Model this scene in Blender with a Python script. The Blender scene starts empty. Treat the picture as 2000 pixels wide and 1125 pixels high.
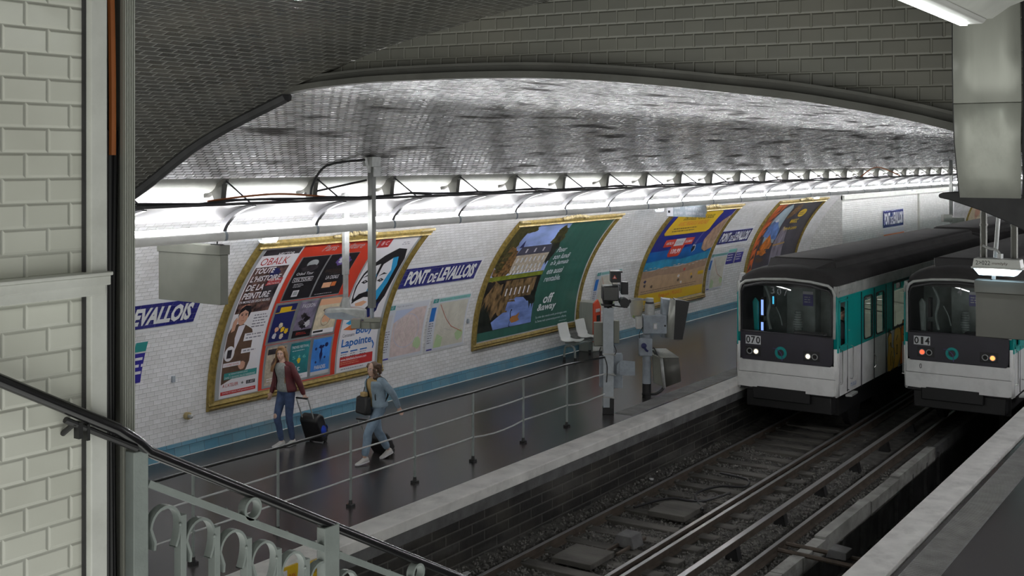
import bpy, bmesh, math, random
from mathutils import Vector, Matrix, noise
random.seed(7)
SC = bpy.context.scene
COL = SC.collection
PI = math.pi
H = 4.7                                   # eye height above the platform floor (platform floor is z = 0)
# ------------------------------------------------------------------ camera, world, exposure
cd = bpy.data.cameras.new('camera'); cam = bpy.data.objects.new('camera', cd); COL.objects.link(cam)
cd.sensor_width = 36; cd.lens = 36 * 2250 / 2000; cd.shift_y = -247.5 / 2000
cd.clip_start = .05; cd.clip_end = 300
cam.location = (0, 0, H); cam.rotation_euler = (PI / 2, 0, math.atan2(1515, 2250) - PI / 2)
SC.camera = cam
W = bpy.data.worlds.new('world'); SC.world = W; W.use_nodes = True
W.node_tree.nodes['Background'].inputs[0].default_value = (.86, .87, .82, 1)
W.node_tree.nodes['Background'].inputs[1].default_value = 1.1
SC.view_settings.view_transform = 'Standard'; SC.view_settings.look = 'None'
SC.view_settings.gamma = 1; SC.view_settings.exposure = .3; SC.view_settings.use_curve_mapping = False
SC.cycles.use_denoising = True; SC.cycles.max_bounces = 7; SC.cycles.diffuse_bounces = 4
SC.cycles.glossy_bounces = 4; SC.cycles.transparent_max_bounces = 12; SC.cycles.sample_clamp_indirect = 4
SC.cycles.caustics_reflective = False; SC.cycles.caustics_refractive = False
TUBE_E, UP_E, HALL_FILL_E = 74, 12, 100

# ------------------------------------------------------------------ materials
MT = {}
def node(nt, t, **kw):
    n = nt.nodes.new(t)
    for k, v in kw.items(): setattr(n, k, v)
    return n
def mat(name, col=(.5, .5, .5), rough=.5, metal=0, emit=0, ecol=None, var=0, vs=6, bump=0, bs=30, spec=.5, dirt=0, dcol=(.05, .04, .03), alpha=1, trans=0, stretch=(1, 1, 1)):
    """procedural material: base colour varied by noise, optional dirt blotches and bump"""
    if name in MT: return MT[name]
    m = bpy.data.materials.new(name); m.use_nodes = True; nt = m.node_tree; b = nt.nodes['Principled BSDF']
    b.inputs['Base Color'].default_value = (*col, 1); b.inputs['Roughness'].default_value = rough
    b.inputs['Metallic'].default_value = metal; b.inputs['Specular IOR Level'].default_value = spec
    if alpha < 1: b.inputs['Alpha'].default_value = alpha
    if trans: b.inputs['Transmission Weight'].default_value = trans
    if emit:
        b.inputs['Emission Color'].default_value = (*(ecol or col), 1); b.inputs['Emission Strength'].default_value = emit
    if var or bump or dirt:
        tc = node(nt, 'ShaderNodeTexCoord'); mp = node(nt, 'ShaderNodeMapping'); mp.inputs['Scale'].default_value = stretch
        nt.links.new(tc.outputs['Object'], mp.inputs[0]); src = mp.outputs[0]; out = None
        if var:
            n = node(nt, 'ShaderNodeTexNoise'); n.inputs['Scale'].default_value = vs; n.inputs['Detail'].default_value = 5
            nt.links.new(src, n.inputs['Vector']); r = node(nt, 'ShaderNodeValToRGB')
            r.color_ramp.elements[0].position = .3; r.color_ramp.elements[1].position = .7
            r.color_ramp.elements[0].color = (*[c * (1 - var) for c in col], 1); r.color_ramp.elements[1].color = (*[min(1, c * (1 + var)) for c in col], 1)
            nt.links.new(n.outputs[0], r.inputs[0]); out = r.outputs[0]
        if dirt:
            n = node(nt, 'ShaderNodeTexNoise'); n.inputs['Scale'].default_value = vs * .6; n.inputs['Detail'].default_value = 8; n.inputs['Roughness'].default_value = .7
            nt.links.new(src, n.inputs['Vector']); r = node(nt, 'ShaderNodeMapRange'); r.inputs[1].default_value = .5; r.inputs[2].default_value = .75; r.inputs[4].default_value = dirt
            nt.links.new(n.outputs[0], r.inputs[0]); mx = node(nt, 'ShaderNodeMix', data_type='RGBA')
            nt.links.new(r.outputs[0], mx.inputs[0]); mx.inputs[6].default_value = (*col, 1); mx.inputs[7].default_value = (*dcol, 1)
            if out: nt.links.new(out, mx.inputs[6])
            out = mx.outputs[2]
        if out: nt.links.new(out, b.inputs['Base Color'])
        if bump:
            n = node(nt, 'ShaderNodeTexNoise'); n.inputs['Scale'].default_value = bs; n.inputs['Detail'].default_value = 4
            nt.links.new(src, n.inputs['Vector']); bp = node(nt, 'ShaderNodeBump'); bp.inputs['Strength'].default_value = bump; bp.inputs['Distance'].default_value = .01
            nt.links.new(n.outputs[0], bp.inputs['Height']); nt.links.new(bp.outputs[0], b.inputs['Normal'])
    MT[name] = m; return m

def tile_mat(name, c1, c2, cm, rough=.18, bw=.15, bh=.075, mortar=.004, bevel=.011, dirt=0, dmin=4.6, bumps=.6, wav=.25, dcol=(.035, .03, .022), grime=.25, bias=0, spec=.5, gl=0):
    """glazed bevelled metro tiles laid in the UV map (metres); dirt = long soot streaks above UV v = dmin"""
    m = bpy.data.materials.new(name); m.use_nodes = True; nt = m.node_tree; L = nt.links.new; b = nt.nodes['Principled BSDF']
    uv = node(nt, 'ShaderNodeUVMap')
    def brick(ms, sm):
        k = node(nt, 'ShaderNodeTexBrick'); k.offset = .5; k.inputs['Scale'].default_value = 1; k.inputs['Brick Width'].default_value = bw
        k.inputs['Row Height'].default_value = bh; k.inputs['Mortar Size'].default_value = ms; k.inputs['Mortar Smooth'].default_value = sm; L(uv.outputs[0], k.inputs['Vector']); return k
    k = brick(mortar, .1); k.inputs['Color1'].default_value = (*c1, 1); k.inputs['Color2'].default_value = (*c2, 1); k.inputs['Mortar'].default_value = (*cm, 1); k.inputs['Bias'].default_value = bias
    n = node(nt, 'ShaderNodeTexNoise'); n.inputs['Scale'].default_value = 1.3; n.inputs['Detail'].default_value = 6; L(uv.outputs[0], n.inputs['Vector'])
    r = node(nt, 'ShaderNodeMapRange'); r.inputs[1].default_value = .45; r.inputs[2].default_value = .75; r.inputs[4].default_value = grime; L(n.outputs[0], r.inputs[0])
    mx = node(nt, 'ShaderNodeMix', data_type='RGBA'); L(r.outputs[0], mx.inputs[0]); L(k.outputs[0], mx.inputs[6]); mx.inputs[7].default_value = (.22, .20, .16, 1)
    out = mx.outputs[2]; rough_out = None
    if dirt:
        mp = node(nt, 'ShaderNodeMapping'); mp.inputs['Scale'].default_value = (.55, 2.6, 1); L(uv.outputs[0], mp.inputs[0])
        n2 = node(nt, 'ShaderNodeTexNoise'); n2.inputs['Scale'].default_value = 1.0; n2.inputs['Detail'].default_value = 7; n2.inputs['Roughness'].default_value = .62; L(mp.outputs[0], n2.inputs['Vector'])
        r2 = node(nt, 'ShaderNodeMapRange'); r2.inputs[1].default_value = .53; r2.inputs[2].default_value = .64; r2.inputs[4].default_value = dirt; L(n2.outputs[0], r2.inputs[0])
        sx = node(nt, 'ShaderNodeSeparateXYZ'); L(uv.outputs[0], sx.inputs[0]); g = node(nt, 'ShaderNodeMapRange'); g.inputs[1].default_value = dmin; g.inputs[2].default_value = dmin + .7; L(sx.outputs[1], g.inputs[0])
        ml = node(nt, 'ShaderNodeMath', operation='MULTIPLY'); L(r2.outputs[0], ml.inputs[0]); L(g.outputs[0], ml.inputs[1])
        m2 = node(nt, 'ShaderNodeMix', data_type='RGBA'); L(ml.outputs[0], m2.inputs[0]); L(out, m2.inputs[6]); m2.inputs[7].default_value = (*dcol, 1); out = m2.outputs[2]
        ra = node(nt, 'ShaderNodeMapRange'); ra.inputs[3].default_value = rough; ra.inputs[4].default_value = .8; L(ml.outputs[0], ra.inputs[0]); rough_out = ra.outputs[0]
    if gl:                                      # every glazed tile has its own polish, so only some catch the lamps
        k3 = brick(.001, .1); k3.inputs['Color1'].default_value = (0, 0, 0, 1); k3.inputs['Color2'].default_value = (1, 1, 1, 1); k3.inputs['Mortar'].default_value = (1, 1, 1, 1)
        q = node(nt, 'ShaderNodeMapRange'); q.inputs[1].default_value = .1; q.inputs[2].default_value = .9; q.inputs[3].default_value = rough; q.inputs[4].default_value = rough + gl; L(k3.outputs[0], q.inputs[0])
        if rough_out: mm = node(nt, 'ShaderNodeMath', operation='MAXIMUM'); L(q.outputs[0], mm.inputs[0]); L(rough_out, mm.inputs[1]); rough_out = mm.outputs[0]
        else: rough_out = q.outputs[0]
    L(out, b.inputs['Base Color']); b.inputs['Roughness'].default_value = rough; b.inputs['Specular IOR Level'].default_value = spec
    if rough_out: L(rough_out, b.inputs['Roughness'])
    k2 = brick(bevel, 1.0); iv = node(nt, 'ShaderNodeMath', operation='SUBTRACT'); iv.inputs[0].default_value = 1; L(k2.outputs['Fac'], iv.inputs[1])
    b1 = node(nt, 'ShaderNodeBump'); b1.inputs['Strength'].default_value = bumps; b1.inputs['Distance'].default_value = .006; L(iv.outputs[0], b1.inputs['Height'])
    n3 = node(nt, 'ShaderNodeTexNoise'); n3.inputs['Scale'].default_value = 7; n3.inputs['Detail'].default_value = 2; L(uv.outputs[0], n3.inputs['Vector'])
    b2 = node(nt, 'ShaderNodeBump'); b2.inputs['Strength'].default_value = wav; b2.inputs['Distance'].default_value = .02; L(n3.outputs[0], b2.inputs['Height']); L(b1.outputs[0], b2.inputs['Normal'])
    L(b2.outputs[0], b.inputs['Normal']); MT[name] = m; return m

mat('wt', (.80, .80, .79), .5)
mat('black', (.012, .012, .013), .45)
mat('gloss_black', (.01, .01, .011), .18)
mat('dark', (.03, .03, .032), .6, var=.3)
mat('galv', (.42, .43, .42), .42, .35, var=.15, vs=12)
mat('pole', (.17, .175, .165), .4, .4, var=.2, vs=5, stretch=(1, 1, .2))
mat('greypaint', (.24, .27, .26), .45, var=.12, vs=8, bump=.15, bs=60)
mat('bluegrey', (.30, .34, .38), .5, var=.15, vs=6, dirt=.4)
mat('post_paint', (.42, .46, .49), .5, var=.12, vs=6, dirt=.25)
mat('signbox', (.20, .205, .175), .42, .35, var=.08, vs=3)
mat('brushed', (.40, .41, .37), .38, .3, var=.08, vs=9, stretch=(1, 1, .15), dirt=.25)
mat('fixture', (.86, .86, .83), .4, 0, var=.06, vs=4)
mat('armshade', (.08, .08, .085), .4)  # pale arms made near black, shade against the glaring reflector put in the colour
mat('reflector', (.30, .30, .30), .4)
mat('signdark', (.10, .10, .088), .45, .2, var=.08, vs=3)
mat('poledark', (.09, .09, .08), .4, .5)
mat('g_yellow', (.85, .52, .10), .5, var=.15, vs=2)
mat('g_orange', (.9, .24, .02), .5, var=.15, vs=2)
mat('fixwhite', (.75, .75, .74), .35, var=.05)
mat('tube', (1, 1, 1), .4, emit=TUBE_E, ecol=(.98, .98, 1.0))
mat('uptube', (1, 1, 1), .4, emit=UP_E, ecol=(.97, .97, 1.0))
mat('hallfilltube', (1, 1, 1), .4, emit=HALL_FILL_E, ecol=(1, .98, .88))
mat('hangtube', (1, 1, 1), .4, emit=22, ecol=(.93, 1.0, .95))
mat('ledblue', (.8, .92, 1), .4, emit=5, ecol=(.55, .80, 1.0))
mat('gold', (.27, .195, .055), .38, .35, var=.35, vs=14, bump=.5, bs=45)
mat('goldlight', (.40, .32, .16), .45, .2, var=.3, vs=14, bump=.6, bs=40)
mat('zinc', (.40, .42, .43), .4, .6, var=.1)
mat('cream', (.60, .61, .58), .4, var=.10, vs=5, dirt=.35, dcol=(.3, .3, .26))
mat('paleplaster', (.46, .47, .43), .55, var=.12, vs=3, dirt=.4, dcol=(.2, .19, .16), bump=.2, bs=25)
mat('coping', (.78, .77, .74), .7, var=.12, vs=3, dirt=.45, dcol=(.2, .19, .18), bump=.3, bs=60)
mat('concrete', (.12, .12, .12), .85, var=.35, vs=2.5, dirt=.7, dcol=(.02, .02, .02), bump=.5, bs=20)
mat('palewall', (.30, .30, .28), .8, var=.35, vs=2, dirt=.9, dcol=(.04, .035, .03), bump=.4, bs=20)
mat('asphalt', (.046, .042, .042), .25, var=.25, vs=1.6, bump=.08, bs=9, dirt=.4, dcol=(.07, .065, .062), spec=.6)
mat('tactile', (.26, .26, .255), .7, var=.2, vs=4, bump=.9, bs=70)
mat('ballast', (.075, .072, .066), .9, var=.5, vs=7, bump=1, bs=24)
mat('stone', (.15, .145, .135), .9, var=.6, vs=9)
mat('wood', (.095, .09, .08), .85, var=.5, vs=3, bump=.6, bs=30, stretch=(1, .3, 1))
mat('rail', (.09, .07, .055), .7, .3, var=.3)
mat('railtop', (.42, .42, .42), .3, .5, var=.15, vs=2)
mat('cable', (.018, .018, .02), .45)
mat('orange', (.42, .13, .035), .5, var=.1)
mat('teal', (.0, .33, .31), .35, var=.08, vs=2, dirt=.15, dcol=(.02, .1, .1))
mat('trainwhite', (.80, .80, .79), .38, var=.08, vs=2, dirt=.35, dcol=(.25, .25, .24))
mat('cornice', (.36, .37, .35), .5, var=.2, vs=4, dirt=.5, dcol=(.14, .14, .12))
mat('roof', (.016, .015, .0145), .9, var=.4, vs=1.5, dirt=.5, dcol=(.035, .033, .03), bump=.4, bs=12)
mat('mask', (.028, .026, .036), .35, var=.15, vs=2)
mat('chrome', (.6, .6, .6), .18, 1)
mat('glass', (.02, .025, .025), .06, alpha=.22, spec=.9)
mat('cabwall', (.20, .25, .235), .6, var=.3, vs=4)
mat('salonglow', (.42, .44, .36), .5, emit=.12, ecol=(.5, .55, .45), var=.2)  # faint glow on lining and benches stands in for dim interior light
mat('bluesign', (.02, .025, .18), .3)
mat('skyscreen', (.2, .4, .9), .4, emit=1.2, ecol=(.25, .4, .9))
mat('lampwarm', (1, .9, .7), .2, emit=1.3, ecol=(1, .86, .62))
mat('lampred', (.8, .05, .02), .2, emit=2.2, ecol=(1, .07, .03))
mat('lampor', (.9, .15, .03), .2, emit=2.6, ecol=(1, .22, .06))
mat('basetile', (.09, .22, .31), .3, var=.3, vs=5, dirt=.4, dcol=(.05, .1, .13))
mat('signwhite', (.66, .67, .68), .3)
mat('seat', (.72, .72, .70), .3)
mat('redpaint', (.55, .06, .02), .4)
mat('rubber', (.015, .015, .015), .8)
mat('fasciaplaster', (.10, .10, .09), .6, var=.2, vs=3, dirt=.5, bump=.3, bs=20)

# ------------------------------------------------------------------ mesh helpers
class MB:
    """collects shapes and links them as ONE mesh object"""
    def __init__(s, M=None): s.v = []; s.f = []; s.m = []; s.M = M or Matrix(); s.k = 0; s.names = []
    def mt(s, name):
        if name not in s.names: s.names.append(name)
        s.k = s.names.index(name); return s
    def add(s, vs, fs):
        o = len(s.v); s.v += [s.M @ Vector(p) for p in vs]; s.f += [[i + o for i in f] for f in fs]; s.m += [s.k] * len(fs); return s
    def box(s, x0, x1, y0, y1, z0, z1):
        return s.add([(x, y, z) for x in (x0, x1) for y in (y0, y1) for z in (z0, z1)], [(0, 1, 3, 2), (4, 6, 7, 5), (0, 4, 5, 1), (2, 3, 7, 6), (0, 2, 6, 4), (1, 5, 7, 3)])
    def prism(s, pts, axis, a, b):
        n = len(pts)
        f = {'x': lambda p, t: (t, p[0], p[1]), 'y': lambda p, t: (p[0], t, p[1]), 'z': lambda p, t: (p[0], p[1], t)}[axis]
        return s.add([f(p, a) for p in pts] + [f(p, b) for p in pts], [list(range(n)), list(range(2 * n - 1, n - 1, -1))] + [[i, i + n, (i + 1) % n + n, (i + 1) % n] for i in range(n)])
    def tube(s, pts, r, n=10, closed=False, flat=None):
        pts = [Vector(p) for p in pts]; N = len(pts); R = r if isinstance(r, (list, tuple)) else [r] * N
        up = None; vs = []
        for i, p in enumerate(pts):
            t = (pts[(i + 1) % N] - pts[i - 1]) if closed else (pts[min(i + 1, N - 1)] - pts[max(i - 1, 0)])
            if t.length < 1e-9: t = Vector((0, 0, 1))
            t.normalize()
            if up is None: up = t.orthogonal().normalized() if flat is None else Vector(flat)
            up = (up - t * up.dot(t)).normalized() if (up - t * up.dot(t)).length > 1e-6 else t.orthogonal().normalized()
            w = t.cross(up)
            ru, rw = R[i] if isinstance(R[i], (list, tuple)) else (R[i], R[i])
            if n == 4: off = [(1, 1), (-1, 1), (-1, -1), (1, -1)]
            else: off = [(math.cos(2 * PI * k / n), math.sin(2 * PI * k / n)) for k in range(n)]
            vs += [p + up * ru * a + w * rw * b for a, b in off]
        fs = [[i * n + k, i * n + (k + 1) % n, ((i + 1) % N) * n + (k + 1) % n, ((i + 1) % N) * n + k] for i in range(N if closed else N - 1) for k in range(n)]
        if not closed: fs += [list(range(n - 1, -1, -1)), list(range((N - 1) * n, N * n))]
        return s.add(vs, fs)
    def cyl(s, a, b, r, r2=None, n=16): return s.tube([a, b], [r, r if r2 is None else r2], n)
    def sph(s, c, r, n=12, m=8):
        if not isinstance(r, (list, tuple)): r = (r, r, r)
        vs = [(c[0], c[1], c[2] + r[2]), (c[0], c[1], c[2] - r[2])]
        for j in range(1, m):
            a = PI * j / m
            vs += [(c[0] + r[0] * math.sin(a) * math.cos(2 * PI * i / n), c[1] + r[1] * math.sin(a) * math.sin(2 * PI * i / n), c[2] + r[2] * math.cos(a)) for i in range(n)]
        fs = [[0, 2 + i, 2 + (i + 1) % n] for i in range(n)] + [[1, 2 + (m - 2) * n + (i + 1) % n, 2 + (m - 2) * n + i] for i in range(n)]
        fs += [[2 + j * n + i, 2 + (j + 1) * n + i, 2 + (j + 1) * n + (i + 1) % n, 2 + j * n + (i + 1) % n] for j in range(m - 2) for i in range(n)]
        return s.add(vs, fs)
    def loft(s, rings, cap=True):
        n = len(rings[0]); vs = [p for r in rings for p in r]
        fs = [[i * n + k, i * n + (k + 1) % n, (i + 1) * n + (k + 1) % n, (i + 1) * n + k] for i in range(len(rings) - 1) for k in range(n)]
        if cap: fs += [list(range(n - 1, -1, -1)), list(range((len(rings) - 1) * n, len(rings) * n))]
        return s.add(vs, fs)
    def strip(s, rows):
        n = len(rows[0])
        return s.add([p for r in rows for p in r], [[i * n + k, i * n + k + 1, (i + 1) * n + k + 1, (i + 1) * n + k] for i in range(len(rows) - 1) for k in range(n - 1)])
    def build(s, name, m=None, parent=None, smooth=35, bev=0, sub=0, solid=0, loc=None):
        me = bpy.data.meshes.new(name); me.from_pydata([tuple(v) for v in s.v], [], s.f)
        for q in (s.names or [m or 'dark']): me.materials.append(MT[q])
        if s.names: me.polygons.foreach_set('material_index', s.m)
        me.update()
        bm = bmesh.new(); bm.from_mesh(me); bmesh.ops.recalc_face_normals(bm, faces=bm.faces); bm.to_mesh(me); bm.free()
        if smooth: me.polygons.foreach_set('use_smooth', [True] * len(me.polygons)); me.set_sharp_from_angle(angle=math.radians(smooth))
        return link(me, name, parent, bev, sub, solid)
def link(me, name, parent=None, bev=0, sub=0, solid=0):
    o = bpy.data.objects.new(name, me); COL.objects.link(o)
    if parent: o.parent = parent
    if solid: q = o.modifiers.new('solid', 'SOLIDIFY'); q.thickness = solid; q.offset = 0
    if bev: q = o.modifiers.new('bevel', 'BEVEL'); q.width = bev; q.segments = 2; q.limit_method = 'ANGLE'; q.angle_limit = .7
    if sub: q = o.modifiers.new('sub', 'SUBSURF'); q.levels = sub; q.render_levels = sub
    return o
def tag(o, label, cat, group=None, kind=None):
    o['label'] = label; o['category'] = cat
    if group: o['group'] = group
    if kind: o['kind'] = kind
    return o
def thing(name, label, cat, loc=(0, 0, 0), rz=0, group=None):
    o = bpy.data.objects.new(name, None); COL.objects.link(o); o.location = loc; o.rotation_euler = (0, 0, rz); o.empty_display_size = .1
    return tag(o, label, cat, group)
def struct(o, label=None): o['kind'] = 'structure'; return o
def copy_tree(o, parent=None, dx=None):
    c = o.copy(); COL.objects.link(c)
    if parent: c.parent = parent
    for ch in [q for q in o.children]: copy_tree(ch, c)
    return c

# ------------------------------------------------------------------ station vault profile (ellipse), arc length t from the platform up
YC, EA, EB, EH, EN, ER = 6.87, 7.8, 5.0, .6, 2.08, 14.0     # ER: half width on the wider right side
_a0 = -math.asin((EH / EB) ** (EN / 2)); _N = 1200
def _mk(A):
    P = []; T = [0.]
    for i in range(_N + 1):
        a = _a0 + (PI / 2 - _a0) * i / _N; c_, s_ = abs(math.cos(a)), math.sin(a)
        y = A * c_ ** (2 / EN); z = EB * math.copysign(abs(s_) ** (2 / EN), s_)
        P.append((YC + y, EH + z, (y / A) ** (EN - 1) / A, math.copysign((abs(z) / EB) ** (EN - 1), z) / EB))
    for i in range(1, _N + 1): T.append(T[-1] + math.dist(P[i][:2], P[i - 1][:2]))
    return P, T
_pp, _tt = _mk(EA); _pr, _tr = _mk(ER); TR = _tr[-1]
TL = _tt[-1]
import bisect
def prof(t):
    """(y, z, inward normal y, z) at arc length t; past the crown it mirrors to the right wall"""
    mir = t > TL
    pp, tt, tm = (_pr, _tr, TR) if mir else (_pp, _tt, TL)
    if mir: t = TL + TR - t
    t = max(0, min(tm, t)); i = min(_N - 1, max(0, bisect.bisect(tt, t) - 1)); f = (t - tt[i]) / (tt[i + 1] - tt[i])
    y, z, ny, nz = [a + (b - a) * f for a, b in zip(pp[i], pp[i + 1])]; l = math.hypot(ny, nz); ny, nz = -ny / l, -nz / l
    return (2 * YC - y, z, -ny, nz) if mir else (y, z, ny, nz)
def onwall(u, v, w=0):
    y, z, ny, nz = prof(v); return Vector((u, y + ny * w, z + nz * w))

# ------------------------------------------------------------------ flat artwork laid on a surface
_tc = {}
def text2d(s, bold=0, shear=0):
    key = (s, bold, shear)
    if key not in _tc:
        cu = bpy.data.curves.new('lettering', 'FONT'); cu.body = s; cu.resolution_u = 2; cu.offset = bold; cu.shear = shear; cu.fill_mode = 'FRONT'
        o = bpy.data.objects.new('lettering', cu); me = o.to_mesh(); vs = [(v.co.x, v.co.y) for v in me.vertices]; fs = [list(p.vertices) for p in me.polygons]
        o.to_mesh_clear(); bpy.data.objects.remove(o); bpy.data.curves.remove(cu)
        if not vs: vs = [(0, 0), (1, 0), (0, 1)]; fs = [[0, 1, 2]]
        x0 = min(v[0] for v in vs); x1 = max(v[0] for v in vs); y0 = min(v[1] for v in vs); y1 = max(v[1] for v in vs)
        _tc[key] = ([((v[0] - x0) / (x1 - x0), (v[1] - y0) / (y1 - y0)) for v in vs], fs, (x1 - x0) / (y1 - y0))
    return _tc[key]
class Sheet:
    """2D shapes in metres, each on a thin layer, mapped onto a surface as ONE mesh"""
    def __init__(s): s.bm = bmesh.new(); s.names = []; s.l = 0
    def face(s, vs, fs, m, l):
        if m not in s.names: s.names.append(m)
        k = s.names.index(m); bv = [s.bm.verts.new((a, b, l)) for a, b in vs]
        for f in fs:
            try: q = s.bm.faces.new([bv[i] for i in f]); q.material_index = k
            except ValueError: pass
    def poly(s, pts, m, l=2):
        from mathutils.geometry import tessellate_polygon
        s.face(pts, [t for t in tessellate_polygon([[Vector((a, b, 0)) for a, b in pts]])], m, l); return s
    def rect(s, u0, v0, u1, v1, m, l=1): s.face([(u0, v0), (u1, v0), (u1, v1), (u0, v1)], [(0, 1, 2, 3)], m, l); return s
    def ell(s, u, v, ru, rv, m, l=2, n=20): s.face([(u + ru * math.cos(2 * PI * i / n), v + rv * math.sin(2 * PI * i / n)) for i in range(n)], [list(range(n))], m, l); return s
    def blob(s, u, v, ru, rv, m, l=2, j=.25, n=22, seed=0):
        rr = random.Random(seed + int(u * 100) + int(v * 377)); return s.poly([(u + ru * (1 + rr.uniform(-j, j)) * math.cos(2 * PI * i / n), v + rv * (1 + rr.uniform(-j, j)) * math.sin(2 * PI * i / n)) for i in range(n)], m, l)
    def line(s, p, q, w, m, l=3):
        d = Vector((q[0] - p[0], q[1] - p[1])); d.normalize(); o = (-d.y * w / 2, d.x * w / 2)
        s.face([(p[0] - o[0], p[1] - o[1]), (q[0] - o[0], q[1] - o[1]), (q[0] + o[0], q[1] + o[1]), (p[0] + o[0], p[1] + o[1])], [(0, 1, 2, 3)], m, l); return s
    def path(s, pts, w, m, l=3):
        for a, b in zip(pts, pts[1:]): s.line(a, b, w, m, l)
        return s
    def ring(s, u, v, r, w, m, l=3, n=28, ry=None): ry = ry or r; return s.path([(u + r * math.cos(2 * PI * i / n), v + ry * math.sin(2 * PI * i / n)) for i in range(n + 1)], w, m, l)
    def text(s, t, u, v, w, h, m, l=4, bold=0, shear=0, rot=0):
        """fit the text into the box w x h from its lower left corner; h None keeps the letters' own proportion"""
        vs, fs, asp = text2d(t, bold, shear)
        if h is None: h = w / asp
        if w is None: w = h * asp
        c, q = math.cos(rot), math.sin(rot); s.face([(u + a * w * c - b * h * q, v + a * w * q + b * h * c) for a, b in vs], fs, m, l); return s
    def lines(s, u, v, w, n, dv, m, l=4, t=.35, seed=1):
        """rows of small print too fine to read"""
        rr = random.Random(seed)
        for i in range(n):
            x = u; e = u + w * rr.uniform(.75, 1)
            while x < e: ww = rr.uniform(.3, 1.1) * dv * 1.6; s.rect(x, v - i * dv, min(e, x + ww), v - i * dv + dv * t, m, l); x += ww + dv * .35
        return s
    def build(s, name, fn, parent=None, eps=.0012, cut=.12, base=0):
        bm = s.bm
        if cut:
            vv = [v.co.y for v in bm.verts]; y = math.ceil(min(vv) / cut) * cut
            while y < max(vv):
                bmesh.ops.bisect_plane(bm, geom=bm.verts[:] + bm.edges[:] + bm.faces[:], plane_co=(0, y, 0), plane_no=(0, 1, 0)); y += cut
        uvl = bm.loops.layers.uv.new('UVMap')
        for f in bm.faces:
            for lp in f.loops: lp[uvl].uv = lp.vert.co.xy
        for v in bm.verts: v.co = fn(v.co.x, v.co.y, base + v.co.z * eps)
        me = bpy.data.meshes.new(name); bm.to_mesh(me); bm.free()
        for q in s.names: me.materials.append(MT[q])
        return link(me, name, parent)
def grid_mesh(name, fn, us, vs, m, parent=None, smooth=True, flip=False):
    """a surface fn(u, v) with its UV map in metres"""
    me = bpy.data.meshes.new(name); n = len(us)
    me.from_pydata([tuple(fn(u, v)) for v in vs for u in us], [], [([j * n + i, j * n + i + 1, (j + 1) * n + i + 1, (j + 1) * n + i] if not flip else [j * n + i, (j + 1) * n + i, (j + 1) * n + i + 1, j * n + i + 1]) for j in range(len(vs) - 1) for i in range(n - 1)])
    l = me.uv_layers.new(name='UVMap')
    for p in me.polygons:
        for li in p.loop_indices:
            k = me.loops[li].vertex_index; l.data[li].uv = (us[k % n], vs[k // n])
    me.materials.append(MT[m]); me.polygons.foreach_set('use_smooth', [smooth] * len(me.polygons)); me.update()
    return link(me, name, parent)
def frange(a, b, n): return [a + (b - a) * i / n for i in range(n + 1)]
def curve(pts, n=6):
    """Catmull-Rom through 2D or 3D points"""
    P = [Vector(p) for p in pts]; out = []
    for i in range(len(P) - 1):
        a, b, c, d = P[max(i - 1, 0)], P[i], P[i + 1], P[min(i + 2, len(P) - 1)]
        for k in range(n):
            t = k / n; out.append(.5 * ((2 * b) + (c - a) * t + (2 * a - 5 * b + 4 * c - d) * t * t + (3 * b - a - 3 * c + d) * t ** 3))
    return out + [P[-1]]
# ================================================================== THE SETTING
def t_at(z):
    lo, hi = 0, TL
    for _ in range(40):
        m_ = (lo + hi) / 2
        if prof(m_)[1] < z: lo = m_
        else: hi = m_
    return lo
T_LEDGE = t_at(4.40)
tile_mat('walltile', (.68, .68, .68), (.78, .78, .79), (.46, .46, .45), rough=.2, grime=.22, mortar=.003, bumps=.5, wav=.15)
tile_mat('vaulttile', (.62, .62, .62), (.92, .92, .94), (.04, .04, .04), gl=.3, mortar=.009, rough=.10, dirt=.93, dmin=4.9, grime=.25, bevel=.026, bumps=1.0, wav=.14, spec=.8)
tile_mat('neartile', (.075, .074, .068), (.082, .081, .075), (.30, .30, .28), gl=.3, bh=.07, rough=.15, grime=.3, bevel=.02, mortar=.004, bumps=1.0, wav=.3, spec=.5)  # pale joint colour stands in for glints on the tile bevels
tile_mat('fasciatile', (.135, .135, .118), (.16, .16, .138), (.23, .23, .20), bw=.145, bh=.093, rough=.3, grime=.3, mortar=.003, bevel=.012, bumps=1.0, wav=.15)  # joints lighter than the tile, edge highlights put into their colour
tile_mat('pillartile', (.56, .57, .51), (.64, .65, .59), (.46, .47, .42), rough=.22, grime=.25, mortar=.0012, bevel=.010, bumps=.9, wav=.2, bias=.2)
tile_mat('farwalltile', (.62, .62, .60), (.74, .74, .72), (.34, .34, .33), rough=.3, grime=.15)
tile_mat('bluetile', (.017, .018, .14), (.022, .024, .18), (.12, .13, .28), rough=.2, bw=.2, bh=.1, mortar=.003, grime=.1)
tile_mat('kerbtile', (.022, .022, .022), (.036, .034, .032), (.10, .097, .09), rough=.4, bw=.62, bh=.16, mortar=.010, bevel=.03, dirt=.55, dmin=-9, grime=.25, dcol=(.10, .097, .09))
tile_mat('bluebase', (.09, .24, .34), (.13, .30, .40), (.05, .10, .14), rough=.3, bw=.30, bh=.16, mortar=.004, grime=.35)
XA, XB = 7.0, 80.0
us = frange(XA, XB, 60)
struct(grid_mesh('wall_left', onwall, us, frange(.20, T_LEDGE, 26), 'walltile', flip=True))
struct(grid_mesh('ceiling', onwall, us, frange(T_LEDGE, TL + TR - 4.9, 70), 'vaulttile', flip=True))
struct(grid_mesh('wall_right', onwall, us, frange(TL + TR - 4.9, TL + TR, 26), 'walltile', flip=True))
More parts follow.
